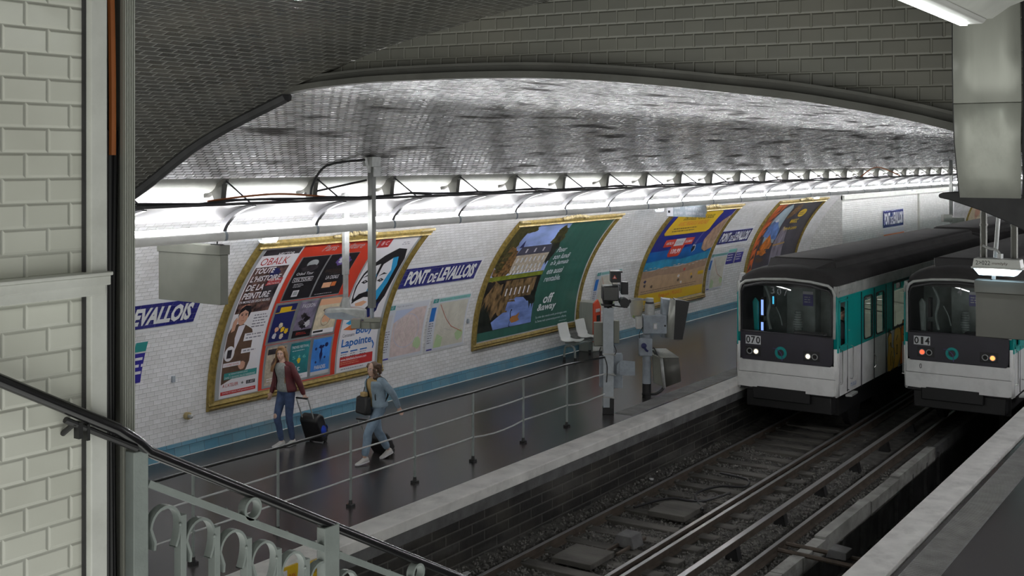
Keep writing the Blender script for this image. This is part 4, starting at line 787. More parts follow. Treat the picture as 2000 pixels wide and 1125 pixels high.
mb = MB(); mb.cyl((0, 0, 1.96), (0, 0, 2.13), .07, .11, 12); mb.cyl((0, 0, 2.02), (0, 0, 2.05), .13, .13, 14); mb.tube([(.0, -.05, 2.03), (.2, -.05, 2.0), (.36, -.03, 1.98), (.34, 0, 2.0)], .012, 6); mb.build('mount', 'black', t_); mb = MB(); mb.tube([(.06, -.06, 2.5), (.07, -.2, 2.42), (.2, -.2, 2.42), (.21, -.1, 2.3)], .010, 6); mb.build('mounting_bar', 'black', t_)
cab('cabinet', -.25, -.06, .10, .26, 1.24, 1.68, 'signbox'); cab('cabinet', .11, .22, .05, .2, 1.30, 1.72, 'signbox'); cab('cabinet', .09, .28, .03, .22, .47, 1.10, 'bluegrey'); cab('cabinet', -.15, -.05, .02, .16, .48, 1.05, 'bluegrey')
mb = MB(); mb.box(-.27, -.04, .08, .11, 1.16, 1.24); mb.mt('galv'); mb.build('bracket', 'galv', t_)
mb = MB(); mb.prism([(.16, .76), (.24, .72), (.50, .72), (.50, .98), (.24, 1.0), (.16, .92)], 'y', -.05, -.035); mb.prism([(.22, .70), (.30, .84), (.22, 1.02)], 'y', -.07, -.05); mb.box(.18, .50, -.06, -.05, .83, .86); mb.build('folding_panel', 'bluegrey', t_)
for z in (.32, .75, 1.12):
    mb = MB(); mb.box(-.105, .115, -.085, -.07, z - .012, z + .012); mb.cyl((.02, -.08, z), (.14, -.1, z - .02), .012, n=6); mb.build('strap', 'galv', t_)
mb = MB(); mb.tube(curve([(-.12, .1, 1.24), (-.16, 0, 1.12), (-.08, -.06, 1.08), (-.02, -.08, .9), (-.03, -.08, .6)]), .01, 6); mb.tube(curve([(.10, 0, 1.3), (.15, -.05, 1.18), (.12, -.06, 1.1)]), .009, 6); mb.build('wiring', 'cable', t_)
# equipment post with hooded monitors
t_ = thing('equipment_post', 'round grey post with control boxes and two hooded driver monitors', 'post', (20.57, 10.61, 0), RV)
mb = MB(); mb.cyl((0, 0, .26), (0, 0, 1.25), .085, n=20); mb.cyl((.03, 0, 1.2), (.03, 0, 1.32), .055, n=14); mb.build('column', 'bluegrey', t_)
mb = MB(); mb.cyl((0, 0, 0), (0, 0, .27), .088, n=20); mb.cyl((0, 0, .05), (0, 0, .07), .1, n=20); mb.build('base', 'black', t_)
b_ = cab('control_box', -.08, .38, -.16, .12, 1.28, 1.64, 'bluegrey')
mb = MB(); mb.mt('galv').box(.11, .19, -.168, -.16, 1.37, 1.49); mb.mt('a_white').box(.125, .175, -.172, -.168, 1.39, 1.47); mb.mt('black').cyl((.345, -.17, 1.44), (.345, -.16, 1.44), .02, n=10); mb.build('label_plate', None, b_)
mb = MB(); mb.cyl((.06, 0, 1.64), (.06, 0, 1.86), .10, n=22); mb.cyl((.06, 0, 1.90), (.06, 0, 1.97), .078, n=22); mb.build('canister', 'galv', t_)
mb = MB(); mb.cyl((.06, 0, 1.86), (.06, 0, 1.90), .085, n=22); mb.build('canister_band', 'dark', t_)
b_ = cab('meter_box', -.17, .09, -.2, -.05, .84, 1.19, 'bluegrey', bev=.02); mb = MB(); mb.cyl((-.08, -.22, 1.05), (-.08, -.2, 1.05), .055, n=16); mb.tube([(-.08, -.225, 1.03), (-.03, -.25, .96), (0, -.26, .95)], .022, 8); mb.build('socket', 'a_navy', b_)
cab('relay_box', -.22, -.09, -.08, .1, 1.36, 1.60, 'cream')
mb = MB(); mb.tube(curve([(-.09, -.09, 1.4), (-.16, -.12, 1.28), (-.15, -.14, 1.18)]), .008, 6); mb.tube(curve([(.08, -.05, .95), (.14, -.06, .98), (.2, -.05, .85), (.22, -.02, .78)]), .012, 6); mb.tube(curve([(.06, -.04, .9), (.1, -.05, .93), (.16, -.05, .86), (.17, -.03, .78)]), .012, 6); mb.tube(curve([(.05, -.02, .06), (.2, -.05, .08), (.34, -.05, .2), (.32, -.03, .36), (.18, 0, .38)]), .03, 8); mb.build('wiring', 'cable', t_)
m_ = thing('driver_monitor', 'upper hooded monitor beside the control box, its black face turned to the track', 'monitor', (20.57, 10.61, 0), RV)
del m_['category']; m_.name = 'upper_monitor'; m_.location = (0, 0, 0); m_.rotation_euler = (0, 0, 0); m_.parent = t_; m_['label'] = 'upper monitor with black slanted face'
mb = MB(); mb.prism([(.30, 1.18), (.52, 1.17), (.53, 1.93), (.31, 1.96)], 'y', -.05, .28); mb.build('shell', 'bluegrey', m_, bev=.01, smooth=0)
mb = MB(); mb.add([(.52, -.12, 1.16), (.70, -.12, 1.16), (.84, -.12, 1.91), (.56, -.12, 1.95), (.52, .28, 1.16), (.62, .28, 1.16), (.70, .28, 1.91), (.56, .28, 1.95)], [(0, 1, 2, 3), (7, 6, 5, 4), (0, 4, 5, 1), (1, 5, 6, 2), (2, 6, 7, 3), (3, 7, 4, 0)]); mb.build('hood', 'black', m_, bev=.006, smooth=0)
mb = MB(); mb.add([(.36, -.12, 1.20), (.52, -.12, 1.165), (.56, -.12, 1.945), (.45, -.12, 1.99)], [(0, 1, 2, 3)]); mb.build('side_panel', 'brushed', m_, solid=.02)
m_ = thing('x', 'lower monitor', 'monitor'); del m_['category']; m_.name = 'lower_monitor'; m_.parent = t_
mb = MB(); mb.add([(.12, -.1, .30), (.34, -.16, .22), (.26, -.16, .80), (.10, -.1, .86), (.16, .3, .34), (.36, .3, .3), (.34, .3, .86), (.14, .3, .92)], [(0, 1, 2, 3), (7, 6, 5, 4), (0, 4, 5, 1), (1, 5, 6, 2), (2, 6, 7, 3), (3, 7, 4, 0)]); mb.build('shell', 'signbox', m_, bev=.01, smooth=0)
mb = MB(); mb.add([(.34, -.16, .22), (.67, -.12, .33), (.62, -.12, .80), (.26, -.16, .80)], [(0, 1, 2, 3)]); mb.build('screen_cover', 'signdark', m_, solid=.02)
mb = MB(); mb.add([(.26, -.17, .81), (.62, -.13, .81), (.42, .25, .92), (.12, .25, .92)], [(0, 1, 2, 3)]); mb.build('lid', 'brushed', m_, solid=.012)
mb = MB(); mb.add([(.30, -.175, .20), (.36, -.175, .21), (.30, -.175, .80), (.24, -.175, .80)], [(0, 1, 2, 3)]); mb.build('edge_strip', 'galv', m_, solid=.02)
# transparent bin bag on its hoop
art('bag', (.55, .55, .48), .35, alpha=.45)
t_ = thing('litter_bin', 'clear plastic litter bag hanging from a ring left of the equipment post', 'bin', (20.60, 10.86, 0), RV)
mb = MB(); rg = []
for k, (z, r) in enumerate(((1.93, .13), (1.85, .135), (1.75, .13), (1.65, .12), (1.57, .09), (1.53, .03))): rg.append([(math.cos(a) * r * (1 + .07 * math.sin(a * 5 + k)) , math.sin(a) * r, z) for a in [2 * PI * j / 16 for j in range(16)]])
mb.loft(rg, cap=False); mb.build('bag', 'bag', t_)
mb = MB(); mb.tube([(math.cos(2 * PI * j / 24) * .133, math.sin(2 * PI * j / 24) * .133, 1.93) for j in range(24)], .012, 6, closed=True); mb.build('ring', 'galv', t_)
mb = MB(); mb.box(.10, .24, -.012, .012, 1.90, 1.94); mb.box(.22, .25, -.03, .03, 1.55, 1.96); mb.build('holder', 'galv', t_)
mb = MB(); mb.mt('a_cream').sph((.0, 0, 1.62), (.08, .08, .05), 10, 6); mb.mt('a_bgreen').sph((-.05, -.05, 1.60), (.035, .04, .04), 8, 5); mb.mt('a_peach').sph((.03, -.05, 1.68), (.035, .035, .05), 8, 5); mb.build('rubbish', None, t_)
# platform seats
def seat_unit(x, lab):
    t_ = thing('moulded_chair', lab, 'seat', (x, 14.05, 0), 0, 'white platform seats')
    prof2 = curve([(-.20, .445), (-.17, .46), (-.05, .43), (.10, .425), (.19, .46), (.235, .56), (.27, .70), (.30, .83), (.31, .85)], 4)
    rows = []
    for i, p in enumerate(prof2):
        s_ = i / (len(prof2) - 1); w = .23 - .03 * max(0, s_ - .75) * 4 * .5 - (.05 if s_ > .97 else 0)
        rows.append([(u * w, p.x - abs(u) ** 3 * .03 * (1 if s_ > .5 else 0), p.y + (abs(u) ** 3) * .035 * (1 if s_ <= .6 else 0)) for u in (-1, -.8, -.4, 0, .4, .8, 1)])
    mb = MB(); mb.strip(rows); o = mb.build('shell', 'seat', t_, solid=.022, sub=1, smooth=80)
    mb = MB(); mb.box(-.13, .13, -.12, .12, .385, .42); mb.build('mount', 'greypaint', t_)
    return t_
seat_unit(23.42, 'white moulded platform seat, the one further from the red help point'); seat_unit(24.22, 'white moulded platform seat nearest the red help point')
t_ = thing('seat_frame', 'pale blue tubular frame carrying the two white platform seats', 'frame', (0, 0, 0))
mb = MB(); mb.box(23.2, 24.55, 13.99, 14.07, .33, .385); mb.build('beam', 'greypaint', t_, bev=.01)
for x in (23.27, 24.47):
    for sg in (-1, 1):
        mb = MB(); mb.tube(curve([(x, 14.03, .35), (x, 14.03 + sg * .10, .33), (x, 14.03 + sg * .14, .24), (x, 14.03 + sg * .15, .06)], 4), .028, 10); l_ = mb.build('leg', 'greypaint', t_)
        mb = MB(); mb.cyl((x, 14.03 + sg * .15, 0), (x, 14.03 + sg * .15, .08), .034, n=10); mb.build('foot', 'black', l_)
# help point
t_ = thing('help_point', 'red and grey emergency call box on the wall beside the white seats', 'call box', (24.62, 14.3, 0))
mb = MB(); mb.prism([(.0, .0), (.30, .0), (.30, 1.12), (.18, 1.26), (.0, 1.22)], 'y', -.12, .28); mb.build('cabinet', 'brushed', t_, bev=.012)
mb = MB(); mb.prism([(-.02, .25), (.32, .25), (.32, 1.10), (.18, 1.29), (-.02, 1.20)], 'y', -.17, -.12); f_ = mb.build('front', 'redpaint', t_, bev=.01)
mb = MB(); mb.mt('a_lgrey').box(.05, .25, -.18, -.165, .98, 1.06); mb.mt('black').box(.10, .26, -.18, -.165, .74, .90); mb.mt('a_lgrey').box(.12, .24, -.18, -.165, .58, .64); mb.build('speaker_panel', None, f_, bev=.004)

# ================================================================== HUNG FROM THE CEILING
def hung_sign(x, y0, y1, z0, z1, lab, header=.13, m='signbox', t=.14, drop=.07):
    t_ = thing('hanging_sign', lab, 'sign', (x, (y0 + y1) / 2, z0)); w = (y1 - y0) / 2; h = z1 - z0
    mb = MB(); mb.box(0, t, -w, w, 0, h - header); mb.build('panel', m, t_, bev=.006)
    if header: mb = MB(); mb.box(-.02, t + .02, -w - .01, w + .01, h - header, h); mb.build('header', m, t_, bev=.005)
    mb = MB(); mb.cyl((t / 2, -w + .14, h), (t / 2, -w + .14, h + drop), .012, n=6); mb.cyl((t / 2, w - .14, h), (t / 2, w - .14, h + drop), .012, n=6); mb.box(t / 2 - .03, t / 2 + .03, -w + .05, -w + .24, h + .0, h + .012); mb.build('hanger', 'black', t_); return t_
hung_sign(10.62, 11.86, 13.12, 2.77, 3.57, 'blank grey metal sign box hanging over the platform at left, seen from behind')
t_ = hung_sign(26.3, 11.92, 13.0, 3.40, 3.58, 'small grey hanging sign naming the front of the train in three languages', 0, 'brushed', .05, .06)
S = Sheet(); S.rect(-.53, .0, .53, .32, 'bluegrey', 0); S.rect(-.53, .01, -.36, .31, 'a_white', 1); S.rect(-.5, .09, -.44, .15, 'a_black', 2); S.text('Avant', -.33, .19, .17, .07, 'a_white', 2).text('du train', -.33, .06, .23, .09, 'a_white', 2).text('Front of train', -.02, .17, .42, .09, 'a_white', 2).text('Spitze des Zuges', -.02, .04, .48, .10, 'a_white', 2)
S.build('face', lambda u, v, w: Vector((-.006 - w, -u, v - .09)), t_, cut=0)
def led(x, y, z, lab, L_=.34, rz=0):
    t_ = thing('emergency_light', lab, 'light', (x, y, z), rz); mb = MB(); mb.box(-L_ / 2, L_ / 2, -.05, .05, 0, .05); mb.build('body', 'cream', t_, bev=.008); mb = MB(); mb.prism([(-L_ / 2 + .01, 0), (-L_ / 2 + .05, -.045), (L_ / 2 - .05, -.045), (L_ / 2 - .01, 0)], 'y', -.045, .045); mb.build('lens', 'ledblue', t_); return t_
led(12.55, 12.95, 3.50, 'small bluish emergency light under the light strip, above the first billboard'); led(25.8, 12.95, 3.50, 'small bluish emergency light just left of the train direction sign'); led(37.3, 12.95, 3.50, 'small greenish emergency light above the mountain billboard'); led(49.0, 12.9, 3.46, 'tiny far emergency light above the flat tiled wall')
t_ = thing('ceiling_camera', 'grey camera housing on a long square pole hanging from the ceiling', 'camera', (13.05, 11.3, 0))
zc_ = EH + EB * (1 - ((11.3 - YC) / EA) ** EN) ** (1 / EN)
mb = MB(); mb.box(-.045, .045, -.045, .045, 2.52, zc_ - .02); mb.build('pole', 'pole', t_, bev=.006); mb = MB(); mb.box(-.022, .022, -.022, .022, 2.32, 2.52); mb.build('pole_end', 'bluegrey', t_)
mb = MB(); mb.box(-.10, .10, -.09, .09, zc_ - .17, zc_ - .02); mb.box(-.03, .14, -.06, .06, zc_ - .32, zc_ - .16); mb.prism([(-.16, zc_ - .03), (-.05, zc_ - .26), (.0, zc_ - .03)], 'y', -.03, .03); mb.build('ceiling_bracket', 'galv', t_, bev=.006)
mb = MB(Matrix.Rotation(RV, 4, 'Z')); mb.box(-.12, .14, -.05, .09, 2.31, 2.37).box(-.30, -.16, -.09, .05, 2.22, 2.36).box(-.17, .0, -.03, .09, 2.21, 2.32); mb.cyl((.04, .02, 2.21), (.04, .02, 2.31), .085, .09, 14); b_ = mb.build('camera_body', 'signbox', t_, bev=.008)
mb = MB(); mb.tube(curve([(-.1, .0, zc_ - .06), (-.55, .25, zc_ - .12), (-.72, .35, zc_ - .22), (-.85, .4, zc_ - .45), (-.86, .42, 4.2)], 5), .018, 8); mb.tube(curve([(.0, .1, 4.42), (-.45, .55, 4.28), (-.65, .75, 4.22)], 5), .016, 8); mb.build('conduit', 'dark', t_)
t_ = thing('loudspeaker', 'grey flat loudspeaker on a slim pole in front of the portrait poster', 'loudspeaker', (13.69, 12.4, 0))
mb = MB(); mb.box(-.055, .055, -.03, .03, 2.9, 4.17); mb.box(-.04, .04, -.025, .025, 2.52, 2.9); mb.cyl((0, 0, 2.38), (0, 0, 2.54), .085, .05, 12); mb.build('pole', 'galv', t_, bev=.006)
mb = MB(Matrix.Rotation(RV, 4, 'Z') @ Matrix.Translation((.03, -.02, 2.30))); mb.loft([[(x, -.16 * s_, z0_), (x, .16 * s_, z0_), (x, .13 * s_, z1_), (x, -.13 * s_, z1_)] for x, s_, z0_, z1_ in ((-.36, .3, .0, .05), (-.28, .8, -.04, .08), (-.05, 1, -.07, .09), (.15, .9, -.11, .08), (.30, .6, -.10, .05))]); mb.build('horn', 'galv', t_, bev=.02, smooth=60)
mb = MB(Matrix.Rotation(RV, 4, 'Z') @ Matrix.Translation((.03, -.02, 2.30))); mb.prism([(-.35, .01), (-.05, .03), (.24, -.08), (.1, -.10), (-.25, -.07)], 'y', -.175, -.165); mb.build('grille', 'bluegrey', t_)
t_ = thing('ceiling_camera', 'small far camera on a pole in front of the flat tiled wall', 'camera', (48.6, 11.3, 0)); mb = MB(); mb.box(-.06, .06, -.06, .06, 2.5, 4.75); mb.build('pole', 'pole', t_); mb = MB(Matrix.Rotation(RV, 4, 'Z')); mb.box(-.35, .0, -.15, .15, 2.25, 2.55).box(.0, .5, -.15, .15, 2.18, 2.42); mb.build('camera_body', 'brushed', t_, bev=.02)
# sign box, poles and emergency light at the right
t_ = hung_sign(12.62, 1.45, 2.69, 2.88, 3.47, 'dark grey metal sign box hanging in front of the second train at right', drop=.01, m='signdark')
for y, z0 in ((2.627, 3.70), (2.33, 3.70)):
    mb = MB(); mb.cyl((12.70, y, z0), (12.70, y, 5.2), .036, n=10); mb.cyl((12.70, y, 4.03), (12.70, y, 4.05), .044, n=10); tag(mb.build('hanging_pole', 'poledark'), 'thin steel pole hanging behind the curved metal panel, the ' + ('left' if y > 2.5 else 'right') + ' one of two', 'pole')
mb = MB(); mb.cyl((12.85, 2.56, 3.46), (12.85, 2.50, 4.3), .022, n=10); tag(mb.build('cable_pole', 'galv'), 'thin white tube between the two steel poles at right', 'pole')
t_ = thing('emergency_light', 'white lamp with bluish tubes and handwriting hanging over the second train', 'light', (12.62, 2.47, 3.53), PI / 2)
mb = MB(); mb.prism([(-.235, .08), (.235, .08), (.22, .17), (-.22, .17)], 'y', -.09, .09); mb.box(-.245, .245, -.10, .10, .065, .085); b_ = mb.build('body', 'cream', t_, bev=.006)
mb = MB(); mb.prism([(-.225, .065), (-.17, .0), (.17, .0), (.225, .065)], 'y', -.085, .085); l_ = mb.build('lens', 'ledblue', t_, bev=.004)
mb = MB(); mb.cyl((-.15, .09, .03), (.15, .09, .03), .010, n=8); mb.build('tube', 'tube', l_)
mb = MB(); mb.cyl((-.02, 0, .17), (-.02, 0, .22), .03, n=10); mb.tube(curve([(-.02, 0, .21), (.02, 0, .26), (.08, 0, .27), (.15, 0, .30)]), .014, 6); mb.build('cable_entry', 'galv', t_)
S = Sheet(); S.text('2>022', .0, .0, .14, .045, 'a_black', 0).text('mmlyly', .16, .0, .15, .035, 'a_brown', 0); S.build('handwriting', lambda u, v, w: Vector((.20 - u, .094 + w, .105 + v)) , b_, cut=0)
# curved brushed metal panel at right
t_ = thing('metal_panel', 'tall curved brushed metal panel with one seam hanging at the right edge', 'panel')
rows = []
pz = [(4.505, 6.62, 1.492, 1.181), (4.62, 6.52, 1.48, 1.162), (4.80, 6.40, 1.468, 1.143), (5.0, 6.30, 1.452, 1.122), (5.25, 6.27, 1.448, 1.118), (5.6, 6.27, 1.448, 1.125), (5.9, 6.30, 1.45, 1.13)]
for a, b, nm in ((0, 3, 'lower_sheet'), (3, 6, 'upper_sheet')):
    mb = MB(); k = .0035
    mb.strip([[(x, y1 + (y0 - y1) * q, z + (k if j == 0 and a == 3 else 0)) for q in frange(0, 1, 3)] for j, (z, x, y0, y1) in enumerate([(p.x, p.y, *[(1 - 0) * 0]) if False else p for p in pz[a:b + 1]])]); mb.build(nm, 'brushed', t_, solid=.012)
mb = MB(); mb.strip([[(x + .012, y1 - .004, z), (x + .02, y1 - .05, z), (x + .12, y1 - .06, z)] for z, x, y0, y1 in pz]); mb.build('side_edge', 'dark', t_, solid=.008)
mb = MB(); mb.strip([[(x + .006, y0 + .005, z), (x + .10, y0 + .012, z)] for z, x, y0, y1 in pz]); mb.build('side_edge', 'dark', t_, solid=.006)
# dark canopy arm beyond the panel
t_ = thing('canopy_arm', 'dark tapering canopy arm sticking out below the curved metal panel', 'canopy', (11.5, 0, 0))
mb = MB(); mb.prism([(2.795, 4.365), (2.785, 4.385), (2.752, 4.40), (2.60, 4.41), (2.3, 4.40), (1.6, 4.30), (.8, 4.05), (.8, 3.6), (1.6, 3.88), (2.03, 4.06), (2.21, 4.149), (2.40, 4.231), (2.686, 4.327), (2.78, 4.347)], 'x', 0, .5); mb.build('arm', 'dark', t_, bev=.01)
mb = MB(); mb.cyl((.25, .82, 4.2), (.25, .82, 5.3), .05, n=10); mb.build('support', 'dark', t_)
# yellow warning boards at the platform end
def board(u0, u1, z0, z1, lab, txt, fig):
    t_ = thing('warning_board', lab, 'sign'); mb = MB(); mb.box(u0, u1, 9.50, 9.53, z0, z1); mb.build('plate', 'a_yellow', t_, bev=.003)
    S = Sheet()
    if fig: S.rect(.03, .04, .2, .32, 'a_white', 0); S.path([(.06, .08), (.12, .16), (.09, .22), (.15, .26)], .03, 'a_black', 1); S.line((.12, .16), (.17, .12), .03, 'a_black', 1); S.text(txt, .23, .2, .1, .06, 'a_dred', 1)
    else: S.text(txt, .03, .16, (u1 - u0) - .06, .08, 'a_brown', 1)
    S.build('print', lambda u, v, w: Vector((u0 + u, 9.497 - w, z0 + v)), t_, cut=0)
board(9.30, 9.68, -.30, .05, 'yellow warning board with a white pictogram behind the stair balusters', 'DAN', 1); board(9.76, 10.10, -.30, .0, 'plain yellow warning board with one line of writing beside the pictogram one', 'marche sur la voie', 0)

# ================================================================== STAIR RAILING
RY_ = 3.09; hz = lambda x: 4.031 - .5405 * (x - 1.943); rz_ = lambda x: 3.651 - .538 * (x - 2.45)
sr = thing('stair_railing', 'pale grey wrought iron stair railing with scrolls in the foreground', 'railing')
mb = MB(); mb.tube([(x, RY_ - .05, hz(x) + .025) for x in (-.6, 2.30)] + [(2.40, RY_ - .03, hz(2.40) + .012), (2.46, RY_, hz(2.46))] + [(x, RY_, hz(x)) for x in (3, 3.6, 4.5, 6.5)], [(.019, .019)] * 8, 12); mb.build('handrail', 'gloss_black', sr, smooth=60)
mb = MB(); mb.tube([(x, RY_ - .045, hz(x) - .012) for x in (2.12, 2.38)], .010, 8); mb.cyl((2.15, RY_ - .05, hz(2.15) - .01), (2.15, 3.1, hz(2.15) - .05), .009, n=8); mb.box(2.16, 2.175, RY_ - .055, RY_ - .03, hz(2.17) - .05, hz(2.17)); mb.box(2.19, 2.20, RY_ - .055, RY_ - .03, hz(2.19) - .05, hz(2.19)); mb.build('wall_bracket', 'black', sr)
mb = MB(); mb.tube([(2.45, RY_, rz_(2.45)), (6.5, RY_, rz_(6.5))], [(.011, .018)] * 2, 4, flat=(0, 0, 1)); mb.build('top_bar', 'greypaint', sr)
mb = MB(); mb.tube([(2.45, RY_, rz_(2.45) - .80), (6.5, RY_, rz_(6.5) - .80)], [(.011, .018)] * 2, 4, flat=(0, 0, 1)); mb.build('bottom_bar', 'greypaint', sr)
for a, b in ((2.378, 2.448), (3.262, 3.357), (4.35, 4.44)):
    mb = MB(); mb.box(a + .008, b - .004, RY_ - .022, RY_ + .022, hz(b) - 1.5, hz(a) - .03); mb.build('newel_post', 'greypaint', sr, bev=.003)
nx = [2.45 + .1475 * i for i in range(1, 22)]
for i, x in enumerate(nx):
    if abs(x - 3.31) < .04 or abs(x - 4.39) < .04: x += .0
    zt_ = rz_(x)
    mb = MB(); mb.box(x - .006 - .012, x + .006, RY_ - .018, RY_ + .018, zt_ - .80, zt_ - .058); mb.build('baluster', 'greypaint', sr, bev=.0015)
    c = (x - .078, zt_ - .018 - .062); sc = []
    for k in range(17):
        a = math.radians(205 - 250 * k / 16); sc.append((c[0] + .060 * math.cos(a) + (.0 if k > 2 else .006 * (2 - k)), RY_, c[1] + .066 * math.sin(a) - .012 * (k < 1) - .01 * max(0, k - 13)))
    sc = [(c[0] - .045, RY_, c[1] - .066)] + sc + [(c[0] + .040, RY_, c[1] - .075)]
    mb = MB(); mb.tube(sc, [(.0045, .016)] * len(sc), 4, flat=(1, 0, 0)); s_ = mb.build('scroll', 'greypaint', sr)
    mb = MB(); mb.sph((x - .022, RY_ - .019, zt_ - .085), .0055, 8, 6); mb.build('rivet', 'greypaint', s_)
    mb = MB(); mb.sph((x - .10, RY_, rz_(x - .1) + .012), (.007, .007, .006), 8, 6); mb.build('rivet', 'greypaint', sr)
for x in (2.905, 3.853, 4.9):
    mb = MB(); zc_ = (hz(x) + rz_(x)) / 2 - .004; mb.tube([(x + .036 * math.cos(2 * PI * k / 24), RY_, zc_ + .036 * math.sin(2 * PI * k / 24)) for k in range(24)], [(.005, .018)] * 24, 4, closed=True, flat=(1, 0, 0)); mb.build('ring', 'greypaint', sr)
# ================================================================== TRAINS
def side_panels(t_, length, sg, cab=True):
    """one side wall: sg = -1 faces the camera side; openings for cab window, doors and windows"""
    hw = 1.075
    def prof_y(z): return sg * (hw - .03 * max(0, (.35 - z)) / .35 - .05 * max(0, z - 1.75) ** 1.2)
    def sheet(name, x0, x1, z0, z1, m, holes=(), off=0, th=.03):
        mb = MB(); mb.mt(m)
        xs = sorted({x0, x1, *[h[0] for h in holes], *[h[1] for h in holes]}); zs = sorted({z0, z1, .35 if z0 < .35 < z1 else z0, *[h[2] for h in holes], *[h[3] for h in holes]})
        for a, b in zip(xs, xs[1:]):
            for c, d in zip(zs, zs[1:]):
                if any(h[0] <= a and b <= h[1] and h[2] <= c and d <= h[3] for h in holes): continue
                ya, yb = prof_y(c) + sg * off, prof_y(d) + sg * off
                mb.add([(a, ya, c), (b, ya, c), (b, yb, d), (a, yb, d), (a, ya - sg * th, c), (b, ya - sg * th, c), (b, yb - sg * th, d), (a, yb - sg * th, d)], [(0, 1, 2, 3), (7, 6, 5, 4), (0, 4, 5, 1), (1, 5, 6, 2), (2, 6, 7, 3), (3, 7, 4, 0)])
        return mb.build(name, None, t_, smooth=0)
    doors = [d for d in (1.5, 6.1, 10.7) if d + 1.8 < length]
    cabw = [(.10, .54, 1.0, 1.88)] if cab else []
    wins = [(a, b, .93, 1.93) for a, b in ((3.85, 5.35), (8.3, 10.1)) if b < length]
    dw = [(d + o, d + o + .58, .94, 1.84) for d in doors for o in (.18, 1.04)]
    sheet('lower_side', .02, length, -.02, .87, 'trainwhite')
    sheet('teal_band', .02, length, .87, 1.98, 'teal', cabw + wins + dw)
    sheet('cornice', .02, length, 1.98, 2.20, 'cornice', off=.012)
    for d in doors:
        mb = MB(); y = prof_y(.5) + sg * .001
        for a in (d, d + .9, d + 1.79): mb.box(a - .010, a + .014, min(y, y + sg * .012), max(y, y + sg * .012), -.02, 1.96)
        dd = mb.build('door_edge', 'black', t_, smooth=0)
        for o in (.18, 1.04):
            mb = MB(); x0, x1, z0, z1 = d + o, d + o + .58, .94, 1.84; yy = prof_y(1.4) + sg * .006
            R_ = .09; pts = []
            for cx, cz, a0 in ((x1 - R_, z1 - R_, 0), (x0 + R_, z1 - R_, 90), (x0 + R_, z0 + R_, 180), (x1 - R_, z0 + R_, 270)):
                pts += [(cx + R_ * math.cos(math.radians(a0 + k * 30)), yy, cz + R_ * math.sin(math.radians(a0 + k * 30))) for k in range(4)]
            mb.tube(pts, .016, 6, closed=True); mb.build('window_seal', 'black', t_)
            for cx, cz, ux, uz in ((x0, z0, 1, 1), (x1, z0, -1, 1), (x0, z1, 1, -1), (x1, z1, -1, -1)):
                pass
            mb = MB(); mb.box(x0, x1, yy - .006, yy + .002, z0, z1); mb.build('door_window', 'glass', t_, smooth=0)
        mb = MB(); mb.mt('chrome').tube([(d + .82, yy + sg * .02, .55), (d + .84, yy + sg * .05, .5), (d + .86, yy + sg * .05, .3), (d + .84, yy + sg * .02, .25)], .012, 6); mb.build('door_handle', None, t_)
    for a, b, c, d in wins:
        yy = prof_y(1.4) + sg * .006; mb = MB(); mb.box(a - .04, a + .02, yy - .012, yy + .012, c - .04, d + .04).box(b - .02, b + .04, yy - .012, yy + .012, c - .04, d + .04).box(a, b, yy - .012, yy + .012, d - .01, d + .04).box(a, b, yy - .012, yy + .012, c - .04, c + .01); f_ = mb.build('window_frame', 'black', t_, smooth=0)
        mb = MB(); mb.box(a, b, yy - .004, yy + .004, c, d); mb.build('pane', 'glass', f_, smooth=0)
    if cab:
        yy = prof_y(1.4)
        mb = MB(); mb.box(.06, .10, yy - .02, yy + .015, .97, 1.91).box(.46, .50, yy - .02, yy + .015, .97, 1.91).box(.06, .55, yy - .02, yy + .015, 1.87, 1.91).box(.06, .55, yy - .02, yy + .015, .97, 1.01).box(.0, .56, yy - .003 if sg > 0 else yy - .008, yy + .008, 1.93, 1.945); mb.build('cab_window_frame', 'teal', t_, bev=.006)
        mb = MB(); mb.box(.585, .60, yy - .006, yy + .006, .02, 1.95); mb.build('cab_door_edge', 'black', t_, smooth=0)
        for x in (.10, .78):
            mb = MB(); s_ = yy + sg * .05; mb.tube([(x + .03, yy, .93), (x + .03, s_, .92), (x + .03, s_, .30), (x - .02, s_, .26), (x - .02, yy, .26)], .011, 8); mb.build('grab_handle', 'chrome', t_)
        mb = MB(); mb.prism([(.45, yy - .005), (.95, yy - .005), (.95, yy + sg * .10), (.5, yy + sg * .12)], 'z', -.06, -.02); mb.build('step', 'galv', t_)
        mb = MB(); mb.box(.05, .75, min(yy, yy + sg * .02), max(yy, yy + sg * .02), 2.06, 2.10); mb.build('rain_strip', 'cornice', t_, bev=.005)

